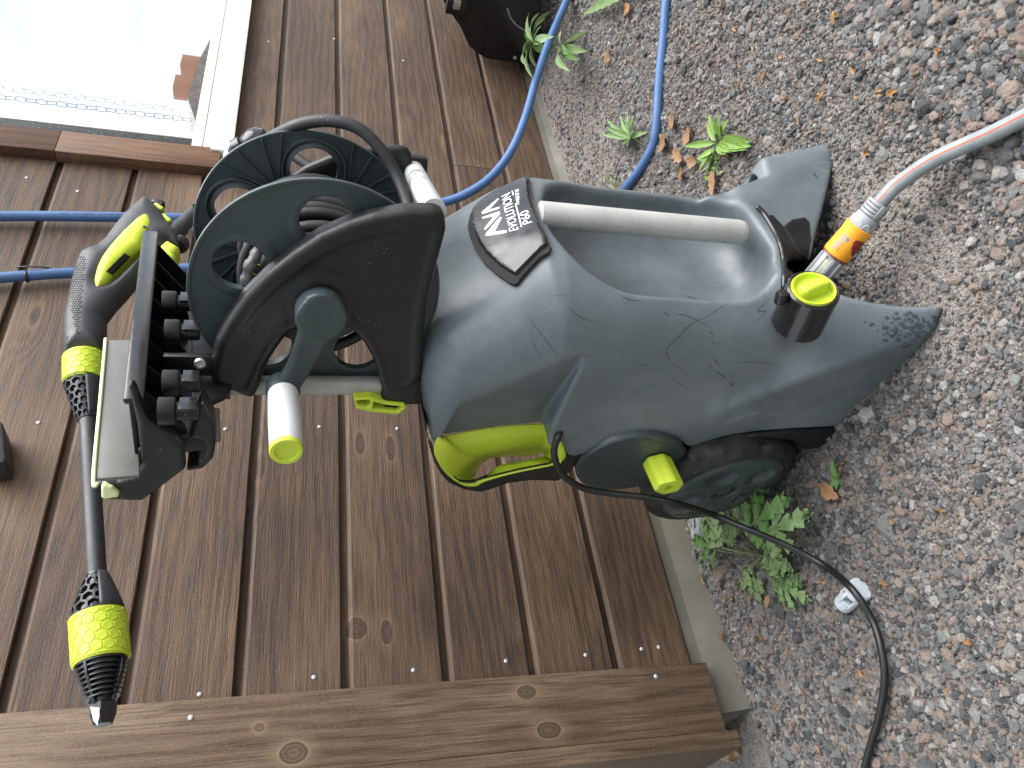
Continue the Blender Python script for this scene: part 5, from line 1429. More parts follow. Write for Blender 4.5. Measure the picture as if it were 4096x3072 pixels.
# ------------------------------------------------------------------ spray gun with lance
def z3(X, Y): return 108 + .1953 * X, 378 + .1953 * Y
def z4(X, Y): return 108 + .2929 * X, 648 + .2929 * Y
def honey(name, o, d, rf, L, n_around, mat, parent, a0=0.0, a1=2 * math.pi, v0=0.0, v1=1.0, open_=True, wall=0.74, depth=0.002, up=(0, 0, 1)):
    """honeycomb on a surface of revolution: open cells (a net) or raised cells"""
    u, w, d = axes_from(d, up); V = []; F = []
    rm = rf(0.5 * (v0 + v1)); R6 = 2 * math.pi * rm / n_around / math.sqrt(3)      # hexagon radius
    rows = int((v1 - v0) * L / (1.5 * R6)) + 2
    def P(a, t, r): return o + d * t + r * (math.cos(a) * u + math.sin(a) * w)
    for j in range(rows):
        t0 = v0 * L + j * 1.5 * R6
        for i in range(n_around):
            ang = (i + 0.5 * (j % 2)) * 2 * math.pi / n_around
            if not (a0 <= ang <= a1): continue
            def corner(q, s): 
                x = s * R6 * math.sin(q * math.pi / 3); t = t0 + s * R6 * math.cos(q * math.pi / 3)
                return ang + x / rm, min(max(t, v0 * L), v1 * L)
            k = len(V)
            if open_:
                for q in range(6):
                    a, t = corner(q, 1.02); V.append(P(a, t, rf(t / L)))
                for q in range(6):
                    a, t = corner(q, wall); V.append(P(a, t, rf(t / L)))
                for q in range(6):
                    a, t = corner(q, wall * 0.98); V.append(P(a, t, rf(t / L) - depth))
                for q in range(6):
                    q2 = (q + 1) % 6; F += [(k + q, k + q2, k + 6 + q2, k + 6 + q), (k + 6 + q, k + 6 + q2, k + 12 + q2, k + 12 + q)]
            else:
                for q in range(6):
                    a, t = corner(q, 0.93); V.append(P(a, t, rf(t / L) - 0.0003))
                for q in range(6):
                    a, t = corner(q, 0.84); V.append(P(a, t, rf(t / L) + depth))
                for q in range(6):
                    q2 = (q + 1) % 6; F.append((k + q, k + q2, k + 6 + q2, k + 6 + q))
                F.append(tuple(range(k + 6, k + 12)))
    return add(name, V, F, mat, parent, False)
def build_gun():
    P0 = pd(181, 768, 0.915); P1 = pd(216, 1385, 0.735); ell = _n(P1 - P0)
    g = thing('spray_gun', 'charcoal spray gun with lime trigger and lance resting on the tool rack', 'spray gun', tuple(P0))
    up = np.array((0, 0, 1.0)); n = _n(np.cross(ell, up))
    if n @ (CAM - P0) < 0: n = -n
    GF = Frame(P0, n, -ell, _n(np.cross(n, -ell)))       # x towards the viewer, y back along the barrel
    def o_(pts, x=0.0): return outline(GF, pts, x)
    # pistol body
    body = [z3(*p) for p in [(1060, 268), (1105, 285), (1150, 320), (1262, 430), (1340, 560), (1430, 660), (1462, 740), (1455, 800), (1420, 830), (1330, 800), (1250, 840), (1190, 900), (1080, 1030), (1000, 1200), (900, 1330), (760, 1480), (640, 1640)]] + [z4(430, 190), z4(425, 290), z4(405, 385), z4(300, 395), z4(180, 405), z4(97, 430), z4(88, 340), z4(84, 200), z4(95, 80)] + [z3(*p) for p in [(140, 1560), (180, 1400), (225, 1190), (270, 1010), (320, 885), (430, 826), (500, 815), (600, 725), (700, 585), (800, 465), (940, 338), (1005, 285)]]
    gap = [z3(*p) for p in [(1015, 830), (900, 925), (770, 1060), (690, 1170), (640, 1235), (700, 1195), (800, 1105), (900, 1010), (1020, 890)]]
    def rnd(X, Y, Z, f, gg):
        return smax(gg + 0.0, np.abs(X) - 0.0205 - 0.0 * Y, 0.030)
    b = slab('gun_body', o_(body), GF, -0.021, 0.021, 0.030, MT['gun'], g, 0.0021, holes=(o_(gap),), shape=rnd)
    # textured crown of the grip: small scales pressed into the rubber
    bv = bvh_of(b)
    tex = [z3(*p) for p in [(330, 880), (400, 885), (395, 1000), (375, 1170), (345, 1380), (335, 1560), (330, 1659), (262, 1640), (232, 1500), (228, 1300), (250, 1150), (290, 1000)]]
    tex = tex[:7] + [z4(212, 210), z4(200, 285), z4(180, 200), z4(160, 90)] + tex[8:]
    V = []; F = []; T = np.array(tex); step = 6.0
    for j, yy in enumerate(np.arange(T[:, 1].min(), T[:, 1].max(), step * 0.80)):
        for i, xx in enumerate(np.arange(T[:, 0].min(), T[:, 0].max(), step)):
            x = xx + (step / 2 if j % 2 else 0)
            if sd_poly(np.array([x]), np.array([yy]), T)[0] > -1.0: continue
            arc = []
            for q in np.linspace(-0.1, math.pi + 0.1, 5):
                p, nr = hit(bv, x + 2.9 * math.cos(q), yy + 2.6 * math.sin(q) - 1.0)
                if p is not None: arc.append(p + nr * 0.0002)
            if len(arc) == 5:
                v, ff = tube_mesh(np.array(arc), 0.00045, 4, False); k = len(V); V += list(v); F += [tuple(a + k for a in e) for e in ff]
    o = add('grip_scales', V, F, MT['black'], b, True); o['kind'] = 'stuff'
    S = [z4(*p) for p in []]
    pol = [[z4(112, 345), z4(138, 320), z4(118, 335), z4(136, 300), z4(133, 298), z4(112, 332)], [z4(118, 290), z4(137, 305), z4(137, 301), z4(122, 290), z4(137, 279), z4(137, 275)], [z4(112, 285), z4(137, 262), z4(137, 266), z4(121, 284)]]
    print_polys('embossed_lettering', pol, bv, 0.0004, MT['black'], b)
    lime = [z3(*p) for p in [(1080, 455), (1125, 490), (1150, 560), (1135, 625), (1060, 720), (1020, 810), (900, 905), (760, 1040), (700, 1130), (640, 1230), (520, 1325), (492, 1270), (488, 1180), (515, 1050), (565, 940), (650, 820), (800, 650), (950, 510), (1030, 462)]]
    tr = slab('trigger', o_(lime, 0.012), GF, -0.022, 0.0235, 0.014, MT['lime'], g, 0.0019)
    bv2 = bvh_of(tr)
    q = [z3(*p) for p in [(822, 865), (886, 905), (690, 1106), (618, 1066)]]
    patch('label', q, bv2, 0.0008, MT['black'], tr, 4)
    lathe('pin_hole', [(0.0022, -0.001), (0.0022, 0.0004), (0, 0.0004)], hit(bv2, *z3(1040, 572))[0], n, MT['black'], tr, 14, squash=1.6)
    for (a, bb) in (((1150, 345), (1250, 410)), ((1228, 460), (1335, 545))):
        p, q = GF.w(GF.px(*z3(*a), x=0.004)), GF.w(GF.px(*z3(*bb), x=0.004)); d = q - p
        u = _n(d); c = 0.5 * (p + q); v = _n(np.cross(n, u))
        box('button', c, (np.linalg.norm(d) / 2, 0.0042, 0.007), MT['lime'], g, 0.0035, (u, v, n))
    p, q = GF.w(GF.px(*z3(1140, 300), x=-0.004)), GF.w(GF.px(*z3(1255, 345), x=-0.004)); u = _n(q - p)
    box('safety_tab', 0.5 * (p + q), (np.linalg.norm(q - p) / 2, 0.0045, 0.006), MT['black_gloss'], g, 0.001, (u, _n(np.cross(n, u)), n))
    latch = [z3(*p) for p in [(1300, 752), (1440, 835), (1410, 895), (1385, 915), (1400, 940), (1375, 985), (1300, 1020), (1262, 1005), (1205, 930), (1190, 870), (1220, 820)]]
    slab('latch', o_(latch, 0.01), GF, -0.014, 0.020, 0.010, MT['lime'], g, 0.0019)
    p, q = GF.w(GF.px(*z3(1330, 690), x=0.0)), GF.w(GF.px(*z3(1640, 380), x=-0.02)); d = _n(q - p)
    lathe('hose_fitting', [(0.0105, -0.012), (0.0125, -0.006), (0.0125, 0.03), (0.0108, 0.034), (0.0100, 0.075), (0.0090, 0.11)], p, d, MT['gun'], g, 24)
    lathe('fitting_nut', [(0.011, -0.006), (0.0128, -0.003), (0.0128, 0.006), (0.011, 0.009)], GF.w(GF.px(*z3(1425, 770), x=-0.004)), d, MT['black_gloss'], g, 20)
    # barrel pieces along the lance axis
    def on(px, py): return GF.w(GF.px(px, py, x=0.0))
    c0, c1 = on(183, 773), on(182, 830)
    def collar(name, a, b_, r0, r1):
        d = _n(b_ - a); L = np.linalg.norm(b_ - a)
        o = lathe(name, [(r0 - 0.003, -0.001), (r0, 0.0005), ((r0 + r1) / 2, L * 0.5), (r1, L - 0.0015), (r1 - 0.001, L), (r1 - 0.004, L)], a, d, MT['lime'], g, 48)
        lo = -0.55 if name != 'x' else 0
        honey('raised_cells', a, d, lambda v: r0 + (r1 - r0) * v, L, 15, MT['lime'], o, 0, 2 * math.pi, 0.04, 0.96, False, depth=0.0009)
        return o
    R1 = 0.5 * 86 * PS / FPX * 0.905
    collar('collar', c0, c1, R1 * 0.98, R1 * 0.92)
    e0, e1 = on(181, 828), on(190, 908); d = _n(e1 - e0); L = np.linalg.norm(e1 - e0)
    rt = 0.0094
    cone = lambda v: R1 * 0.90 * (1 - v) ** 0.8 + rt * 1.1 * (1 - (1 - v) ** 0.8)
    core = lathe('cone_core', [(cone(v) - 0.0035, v * L) for v in np.linspace(0, 1, 8)], e0, d, MT['black_gloss'], g, 28)
    honey('honeycomb_net', e0, d, cone, L, 11, MT['gun'], g, 0, 2 * math.pi, 0.0, 1.0, True, 0.80, 0.003)
    t0, t1 = on(190, 900), on(209, 1245); d = _n(t1 - t0); L = np.linalg.norm(t1 - t0)
    lathe('lance_tube', [(rt * 1.02, 0), (rt, L * 0.1), (rt, L)], t0, d, MT['gun'], g, 28)
    f0, f1 = on(209, 1240), on(211, 1328); d = _n(f1 - f0); L = np.linalg.norm(f1 - f0)
    R2 = 0.5 * 112 * PS / FPX * 0.745
    cone2 = lambda v: rt * 1.04 + (R2 * 0.90 - rt * 1.04) * min(1.0, v / 0.85) ** 0.9
    lathe('cone_core', [(cone2(v) - 0.0035 * min(1, v * 3), v * L) for v in np.linspace(0, 1, 8)], f0, d, MT['black_gloss'], g, 28)
    honey('honeycomb_net', f0, d, cone2, L, 11, MT['gun'], g, 0, 2 * math.pi, 0.06, 1.0, True, 0.80, 0.003)
    # smooth outer shield on the underside of each cone
    for (o0, dd, rf, LL) in ((e0, _n(e1 - e0), cone, np.linalg.norm(e1 - e0)), (f0, d, cone2, L)):
        u, w, dd = axes_from(dd); V = []; F = []; m = 14
        cen = math.atan2((-np.array((0, 0, 1.0)) + 0.35 * n) @ w, (-np.array((0, 0, 1.0)) + 0.35 * n) @ u)
        for i, v in enumerate(np.linspace(0, 1, 9)):
            for k in range(m):
                a = cen + (k / (m - 1) - 0.5) * 2.0; V.append(o0 + dd * v * LL + (rf(v) + 0.0008) * (math.cos(a) * u + math.sin(a) * w))
        for i in range(8):
            for k in range(m - 1): F.append((i * m + k, i * m + k + 1, (i + 1) * m + k + 1, (i + 1) * m + k))
        o = add('cone_shield', V, F, MT['gun'], g, True); sd = o.modifiers.new('thick', 'SOLIDIFY'); sd.thickness = 0.0015
    h0, h1 = on(212, 1330), on(219, 1432)
    collar('collar', h0, h1, R2, R2 * 0.98)
    # finned head and nozzle
    k0, k1 = on(219, 1428), on(222, 1522); d = _n(k1 - k0); L = np.linalg.norm(k1 - k0)
    lathe('head_core', [(R2 * 0.80, 0), (R2 * 0.62, L * 0.35), (R2 * 0.40, L * 0.75), (R2 * 0.38, L)], k0, d, MT['black'], g, 28)
    for i in range(8):
        v = 0.05 + i * 0.11; r = R2 * (0.93 - 0.42 * v ** 1.1); lathe('fin', [(r * 0.5, v * L), (r, v * L + 0.0004), (r, v * L + 0.0018), (r * 0.5, v * L + 0.0022)], k0, d, MT['black'], g, 22)
    for q in range(4):
        u, w, dd = axes_from(d); a = 0.5 + q * math.pi / 2; rad = math.cos(a) * u + math.sin(a) * w
        prism('spine', [(0.0, R2 * 0.5), (0.0, R2 * 0.94), (L * 0.35, R2 * 0.86), (L, R2 * 0.48), (L, R2 * 0.3)], k0, d, rad, -0.0014, 0.0014, MT['black'], g, 0.0006)
    n0, n1 = on(223, 1518), on(222, 1566); d = _n(n1 - n0); L = np.linalg.norm(n1 - n0)
    V, F = lathe_mesh([(R2 * 0.46, 0), (R2 * 0.50, L * 0.08), (R2 * 0.47, L * 0.5), (R2 * 0.34, L * 0.97), (R2 * 0.30, L), (0, L)], n0, d, 6)
    nz = add('nozzle', V, F, MT['black'], g, False)
    bvn = bvh_of(nz); patch('nozzle_plate', [(198, 1527), (216, 1529), (217, 1546), (212, 1566), (203, 1556)], bvn, 0.0012, MT['steel'], nz, 3.5)
    return g, P0
GUN, _ = build_gun()

# ------------------------------------------------------------------ pressure hose on the reel
def build_pressure_hose():
    t = thing('pressure_hose', 'black rubber pressure hose wound on the reel with a loop arching over it', 'hose', tuple(RF.w((0.07, 0, 0))))
    r = 0.0060; rnd = random.Random(2)
    for lay, (R0, n) in enumerate(((0.040, 10), (0.0505, 10), (0.0605, 10), (0.0700, 7))):
        P = []; per = 40
        for i in range(n * per):
            a = i * 2 * math.pi / per; x = 0.012 + (0.125 * i / (n * per) if lay % 2 == 0 else 0.125 * (1 - i / (n * per)))
            w = 0.0016 * math.sin(a * 0.37 + lay) + 0.0022 * math.sin(a * 0.61 + 2 * lay)
            P.append(RF.w((x + 0.003 * math.sin(a * 0.83 + lay), (R0 + w) * math.cos(a) + 0.003, (R0 + w) * math.sin(a))))
        tube('coil', P, r, MT['hose_black'], t, 10, smooth_path=False)
    arc = [(560, 312, 0.165), (600, 290, 0.160), (650, 268, 0.150), (714, 261, 0.140), (775, 278, 0.130), (822, 322, 0.118), (855, 375, 0.105), (876, 425, 0.085), (888, 470, 0.065), (885, 520, 0.05)]
    P = [RF.w(RF.px(a, b, x=x)) for a, b, x in arc]
    tube('loop', P, 0.0066, MT['hose_black'], t, 14)
    # from the gun fitting down behind the reel
    P = [pd(425, 450, 0.95), pd(455, 425, 0.965), pd(490, 380, 1.0), pd(540, 330, 1.01), pd(600, 320, 1.0), pd(700, 380, 0.99)]
    tube('lead', P, 0.0066, MT['hose_black'], t, 12)
    # swivel joint
    c = RF.w(RF.px(552, 308, x=0.172)); d = _n(RF.w(RF.px(520, 322, x=0.172)) - c)
    lathe('swivel', [(0, -0.016), (0.010, -0.014), (0.0145, -0.006), (0.0150, 0.002), (0.0125, 0.009), (0.0100, 0.0125), (0.0128, 0.015), (0.0120, 0.024), (0.006, 0.030), (0, 0.031)], c, d, MT['black_gloss'], t, 24)
    # taped end inside the drum
    P = [RF.w(RF.px(*zr(a, b), x=x)) for a, b, x in ((520, 690, 0.035), (470, 720, 0.022), (430, 790, 0.014), (410, 880, 0.010), (410, 930, 0.008))]
    Q = catmull(P, 8); rr = 0.0088 + 0.0007 * np.sign(np.sin(np.arange(len(Q)) * 0.9))
    V, F = tube_mesh(Q, rr, 14); tp = add('taped_joint', V, F, MT['tape'], t, True)
    bv = bvh_of(tp)
    for pts in ([(455, 772), (485, 785), (478, 778), (462, 768)], [(428, 815), (458, 838), (452, 826), (434, 818)]):
        patch('yellow_mark', [zr(*p) for p in pts], bv, 0.0006, MT['yellow'], tp, 3)
MT['tape'] = simple('dusty_black_tape', (0.03, 0.03, 0.03), 0.4, 0, 0.7, 120, 0.3, 300)
MT['yellow'] = simple('yellow_mark', (0.75, 0.50, 0.03), 0.5)
build_pressure_hose()

# ------------------------------------------------------------------ blue hoses down the wall
def build_blue():
    r = 0.0093
    A = thing('blue_hose', 'blue hose dropping behind the spray gun then curving past the black box', 'hose', tuple(pw(1000, 425, y=-0.06)))
    P = [pw(a, b, y=y) for a, b, y in ((-220, 469, -0.016), (-60, 467, -0.016), (0, 467, -0.016), (120, 467, -0.018), (260, 469, -0.020), (400, 471, -0.022), (560, 474, -0.024), (720, 474, -0.030), (850, 466, -0.040), (945, 441, -0.055), (1005, 420, -0.075), (1060, 383, -0.10), (1105, 325, -0.13), (1136, 250, -0.16), (1160, 165, -0.19), (1186, 90, -0.22), (1216, 20, -0.245), (1250, -60, -0.26), (1290, -170, -0.27))]
    h = tube('hose', P, r, MT['blue'], A, 18, 8)
    bv = bvh_of(h)
    tp = text_polys('H05BQ-F  NS 8010  AQUA  2X', quad_map((345, 462), (128, 460), (345, 465), (128, 463)))
    print_polys('print', tp, bv, 0.0003, MT['navy_print'], h)
    B = thing('blue_hose', 'blue hose with a black tie, running behind the reel and out over the gravel', 'hose', tuple(pw(1400, 350, z=0.01)))
    g = lambda a, b, dz=0.0: (lambda p: np.array((p[0], p[1], float(ground_z(p[0], p[1])) + r * 0.9 + dz)))(pw(a, b, z=0.008))
    P = [pw(-220, 620, y=-0.016), pw(-60, 604, y=-0.016), pw(0, 600, y=-0.016), pw(120, 591, y=-0.017), pw(260, 586, y=-0.018), pw(400, 580, y=-0.018), pw(560, 572, y=-0.02), pw(800, 555, y=-0.025), pw(1000, 530, y=-0.035)]
    q = P[-1]
    end = [g(1362, 410), g(1385, 372), g(1402, 335), g(1411, 295), g(1416, 250), g(1419, 200), g(1424, 140), g(1429, 80), g(1434, 20), g(1440, -40), g(1450, -110)]
    P += [np.array((q[0] + 0.03, -0.05, q[2] - 0.10)), np.array((q[0] + 0.08, -0.075, q[2] - 0.19)), 0.5 * (np.array((q[0] + 0.08, -0.075, 0.03)) + end[0])]
    P[-1][2] = 0.02
    tube('hose', P + end, r, MT['blue'], B, 18, 8)
    # black tie round the hose
    T = thing('cable_tie', 'thin black tie with a loose tail round the left blue hose', 'cable tie', tuple(pw(55, 590, y=-0.02)))
    c = pw(58, 597, y=-0.016); d = _n(pw(120, 591, y=-0.017) - pw(0, 600, y=-0.016))
    V, F = lathe_mesh([(r + 0.0002, -0.0022), (r + 0.0012, -0.0022), (r + 0.0012, 0.0022), (r + 0.0002, 0.0022), (r + 0.0002, -0.0022)], c, d, 20)
    add('loop', V, F[:-2] if len(F[-1]) > 4 else F, MT['black'], T, True)
    tube('tail', [pw(36, 577, y=-0.026), pw(60, 576, y=-0.030), pw(90, 577, y=-0.028), pw(112, 580, y=-0.022)], 0.0013, MT['black'], T, 6)
build_blue()

# ------------------------------------------------------------------ power cord
def build_cord():
    t = thing('power_cord', 'black power cord trailing from the lime pocket across the gravel', 'cord', tuple(pw(1780, 1220, z=0.0)))
    r = 0.0042
    P = [BF.w(BF.px(a, b, x=x)) for a, b, x in ((1212, 922, -0.125), (1208, 938, -0.139), (1200, 958, -0.146), (1197, 978, -0.150), (1203, 1004, -0.155), (1222, 1032, -0.160), (1262, 1055, -0.166), (1320, 1066, -0.172), (1400, 1075, -0.182), (1470, 1090, -0.192))]
    for a, b, z in ((1540, 1112, 0.125), (1620, 1145, 0.088), (1700, 1179, 0.050), (1780, 1222, 0.020), (1840, 1272, 0.024), (1884, 1340, 0.012), (1904, 1405, 0.013), (1911, 1470, 0.013), (1901, 1540, 0.013), (1881, 1610, 0.013), (1862, 1680, 0.013), (1835, 1770, 0.013)):
        p = pw(a, b, z=z); P.append(p)
    tube('cord', P, r, MT['cordrub'], t, 14, 8)
MT['cordrub'] = simple('cord_rubber', (0.007, 0.007, 0.0075), 0.42, 0, 0.3, 40, 0.1, 600)
build_cord()

# ------------------------------------------------------------------ garden hose with quick connector
def z7p(X, Y): return 1566 + .29284 * X, 324 + .29284 * Y
def build_garden_hose():
    P0 = BF.w(BF.px(1760, 604, y=-0.272)); P1 = BF.w(BF.px(1899, 441, y=-0.372)); d = _n(P1 - P0); L = np.linalg.norm(P1 - P0)
    t = thing('garden_hose', 'grey garden hose with red stripes and orange connector plugged into the machine', 'garden hose', tuple(P1))
    r = 0.0083
    ground = lambda p, dz: np.array((p[0], p[1], p[2]))
    P = [P1 - d * 0.03, P1 - d * 0.01, P1 + d * 0.012]
    for a, b, z in ((1935, 402, 0.040), (1975, 372, 0.033), (2020, 344, 0.026), (2080, 316, 0.018), (2140, 290, 0.013), (2205, 258, 0.010), (2270, 226, 0.009), (2350, 190, 0.009)):
        P.append(pw(a, b, z=z))
    Q = catmull(P, 10); V, F = tube_mesh(Q, r, 30)
    h = add('hose', V, F, MT['hose_grey'], t, True); h.data.materials.append(MT['hose_red'])
    nq = 30
    for p in h.data.polygons:
        if len(p.vertices) == 4:
            k = p.index % nq
            if k % 10 == 5: p.material_index = 1
    def seg(name, prof, mat, parent=t, n=40, **kw): return lathe(name, prof, P0, d, mat, parent, n, **kw)
    R = 0.0158
    c = seg('spigot', [(0.011, -0.02), (0.0122, 0), (0.0128, L * 0.30), (0.0125, L * 0.40)], MT['grey_plastic'])
    u, w, _d = axes_from(d)
    for k in range(8):
        a = k * math.pi / 4 + 0.2; rad = math.cos(a) * u + math.sin(a) * w
        prism('spigot_rib', [(-0.0015, 0.0118), (0.0015, 0.0118), (0.0015, 0.0152), (-0.0015, 0.0152)], P0, np.cross(d, rad), rad, -L * 0.30, -0.002, MT['grey_plastic'], c, 0.0005) if False else box('spigot_rib', P0 + d * L * 0.16 + rad * 0.0132, (L * 0.15, 0.0022, 0.0020), MT['grey_plastic'], c, 0.0006, (d, np.cross(rad, d), rad))
    for k in range(4):
        a = k * math.pi / 2 + 0.6; rad = math.cos(a) * u + math.sin(a) * w
        box('spigot_window', P0 + d * L * 0.17 + rad * 0.0118, (L * 0.11, 0.0035, 0.0020), MT['clear'], c, 0.0006, (d, np.cross(rad, d), rad))
    seg('red_ring', [(R * 0.90, L * 0.325), (R * 1.0, L * 0.33), (R * 1.0, L * 0.36), (R * 0.9, L * 0.37)], MT['red'])
    o = seg('connector_sleeve', [(R * 0.92, L * 0.345), (R * 1.01, L * 0.35), (R * 1.03, L * 0.37), (R * 1.00, L * 0.50), (R * 0.99, L * 0.62), (R * 1.05, L * 0.700), (R * 1.06, L * 0.715), (R * 0.97, L * 0.72), (R * 0.92, L * 0.70)], MT['orange'], n=56)
    seg('grip_nut', [(R * 0.92, L * 0.66), (R * 0.92, L * 0.76), (R * 0.83, L * 0.84), (R * 0.80, L * 0.86), (R * 0.70, L * 0.86)], MT['grey_plastic'])
    for i, (v, q) in enumerate(((0.885, 0.80), (0.925, 0.79), (0.965, 0.78), (1.005, 0.78))):
        seg('strain_ring', [(R * (q - 0.14), L * v - 0.0016), (R * q, L * v - 0.0016), (R * (q + 0.02), L * v), (R * q, L * v + 0.0016), (R * (q - 0.14), L * v + 0.0016)], MT['grey_plastic'], n=28)
    for k in range(3):
        a = k * 2 * math.pi / 3 + 0.9; rad = math.cos(a) * u + math.sin(a) * w
        box('strain_bar', P0 + d * L * 0.94 + rad * R * 0.74, (L * 0.075, 0.003, 0.0013), MT['grey_plastic'], t, 0.0004, (d, np.cross(rad, d), rad))
    for k in range(9):
        a = k * 2 * math.pi / 9; rad = math.cos(a) * u + math.sin(a) * w
        V = []
        for s in range(9):
            q = s / 8 * math.pi; V.append(P0 + d * L * (0.715 + 0.075 * math.sin(q)) + (R * (0.925 - 0.045 * math.sin(q))) * (math.cos(a + 0.30 * (s / 8 - 0.5) * 2) * u + math.sin(a + 0.30 * (s / 8 - 0.5) * 2) * w))
        v, f = tube_mesh(np.array(V), 0.0006, 5); add('nut_rib', v, f, MT['pale_plastic'], t, True)
    bv = bvh_of(o)
    patch('red_button', [z7p(*p) for p in [(965, 665), (985, 668), (1062, 700), (1060, 735), (1030, 775), (985, 800), (945, 800), (930, 770), (932, 725), (948, 685)]], bv, 0.0009, MT['red'], o, 3.5)
    patch('button_mark', [z7p(*p) for p in [(975, 765), (990, 750), (998, 758), (984, 780), (972, 782)]], bv, 0.0016, MT['orange'], o, 3)
    q = quad_map(z7p(808, 738), z7p(905, 640), z7p(790, 712), z7p(886, 610))
    print_polys('lettering', text_polys('HOZELOCK', q), bv, 0.0003, MT['blue_print'], o)
    q = quad_map(z7p(826, 758), z7p(880, 700), z7p(814, 744), z7p(870, 684))
    print_polys('lettering', text_polys('AQUA STOP', q), bv, 0.0003, MT['grey_print'], o)
    pol = [[z7p(*p) for p in [(886, 672), (890, 686), (894, 683), (890, 669)]], [z7p(*p) for p in [(893, 667), (897, 681), (902, 677), (898, 662)]], [z7p(*p) for p in [(898, 660), (895, 652), (912, 644), (917, 664), (908, 676), (904, 668)]]]
    print_polys('arrow', pol, bv, 0.0003, MT['blue_print'], o)
build_garden_hose()

# ------------------------------------------------------------------ loose grey connectors on the gravel
def build_loose():
    t = thing('hose_connector', 'grey ribbed hose connector lying on the gravel behind the wheel', 'connector', tuple(pw(1515, 1150, z=0.0)))
    a, b = pw(1511, 1118, z=0.020), pw(1515, 1162, z=0.018); d = _n(b - a); L = np.linalg.norm(b - a); r = 0.0155
    o = lathe('sleeve', [(r * 0.8, -0.004), (r * 0.82, L * 0.45), (r * 1.0, L * 0.5), (r * 1.04, L * 0.97), (r * 0.98, L), (r * 0.78, L), (r * 0.74, L * 0.6), (0, L * 0.55)], a, d, MT['grey_plastic'], t, 36)
    u, w, d = axes_from(d)
    for k in range(10):
        q = k * math.pi / 5; rad = math.cos(q) * u + math.sin(q) * w
        box('rib', a + d * L * 0.30 + rad * r * 0.92, (L * 0.28, 0.0016, 0.0022), MT['grey_plastic'], o, 0.0005, (d, np.cross(rad, d), rad))
    for v in (0.62, 0.74, 0.86):
        lathe('thread', [(r * 0.70, L * v), (r * 0.77, L * v + 0.001), (r * 0.70, L * v + 0.002)], a, d, MT['grey_plastic'], o, 28)
    t = thing('hose_connector', 'pale grey slotted hose connector half under the black cord', 'connector', tuple(pw(1835, 1290, z=0.0)))
    a, b = pw(1862, 1270, z=0.010), pw(1821, 1306, z=0.009); d = _n(b - a); L = np.linalg.norm(b - a); r = 0.0132
    o = lathe('cage_ring', [(r * 0.95, 0), (r * 1.08, 0.002), (r * 1.08, L * 0.30), (r * 0.92, L * 0.36), (r * 0.86, L * 0.30), (r * 0.86, 0.001)], a, d, MT['pale_plastic'], t, 32)
    lathe('cage_ring', [(r * 0.80, L * 0.62), (r * 0.92, L * 0.64), (r * 0.86, L * 0.98), (r * 0.72, L), (r * 0.62, L * 0.96), (r * 0.62, L * 0.66)], a, d, MT['pale_plastic'], t, 32)
    u, w, d = axes_from(d)
    for k in range(5):
        q = k * 2 * math.pi / 5 + 0.35; rad = math.cos(q) * u + math.sin(q) * w
        box('cage_bar', a + d * L * 0.50 + rad * r * 0.88, (L * 0.26, 0.0022, 0.0015), MT['pale_plastic'], t, 0.0005, (d, np.cross(rad, d), rad))
build_loose()

# ------------------------------------------------------------------ black box by the wall, dark thing at the picture's left
def build_black_box():
    b = pw(1161, 139, z=0.040); x0 = b[0]
    t = thing('black_box', 'black plastic box with a silver latch standing against the far wall', 'box', (x0 + 0.15, -0.2, 0.02))
    P = [pw(a_, b_, x=x0) for a_, b_ in ((1168, 139), (1161, 139), (1114, 137), (1052, 128), (1034, 118), (1014, 102), (994, 58), (972, 27), (956, 0), (944, -45), (1010, -75), (1120, -70), (1172, -60))]
    prism('case', [(p[1], p[2]) for p in P], (x0, 0, 0), np.array((0, 1., 0)), np.array((0, 0, 1.)), 0.0, 0.34, MT['black_gloss'], t, 0.005)
    c = pw(985, 14, x=x0 - 0.006); box('latch', (c[0], c[1], c[2]), (0.008, 0.020, 0.026), MT['black'], t, 0.004)
    c2 = pw(987, 10, x=x0 - 0.0155); box('latch_plate', c2, (0.0025, 0.012, 0.009), MT['steel'], t, 0.001)
    s = pw(1112, 125, x=x0 - 0.0005); lathe('screw', [(0.005, -0.001), (0.005, 0.002), (0.003, 0.003), (0, 0.003)], s, np.array((-1., 0, 0)), MT['steel'], t, 14)
    arc = [pw(p, q, x=x0 - 0.001) for p, q in ((1096, 18), (1104, 40), (1118, 56), (1138, 68))]
    tube('seam', arc, 0.0018, MT['grey_plastic'], t, 6)
build_black_box()
def build_fixture():
    P = [pw(a, b, y=-0.05) for a, b in ((-60, 905), (2, 905), (8, 930), (12, 985), (10, 999), (-60, 1003))]
    t = thing('wall_fixture', 'dark grey rounded box fixed to the boards, cut by the picture edge', 'fixture', tuple(P[2]))
    prism('housing', [(p[0], p[2]) for p in P], (0, -0.05, 0), np.array((1., 0, 0)), np.array((0, 0, 1.)), -0.048, 0.0, MT['gun'], t, 0.006)
build_fixture()
def build_corner_stone():
    t = thing('wood_scrap', 'brown weathered piece of wood wedged below the corner boards', 'wood', tuple(pw(1592, 1600, z=0.0)))
    c = pw(1588, 1606, z=0.0); 
    bm = bmesh.new(); bmesh.ops.create_icosphere(bm, subdivisions=3, radius=1.0)
    for v in bm.verts:
        k = 0.75 + 0.5 * float(vnoise(v.co.x * 1.3 + 5, v.co.y * 1.3 + v.co.z, 1.7, 9)); v.co = Vector((v.co.x * 0.022 * k + c[0], v.co.y * 0.030 * k + c[1] + 0.02, v.co.z * 0.016 * k + 0.004))
    add_bm('scrap', bm, MT['dry'], t, False)
build_corner_stone()

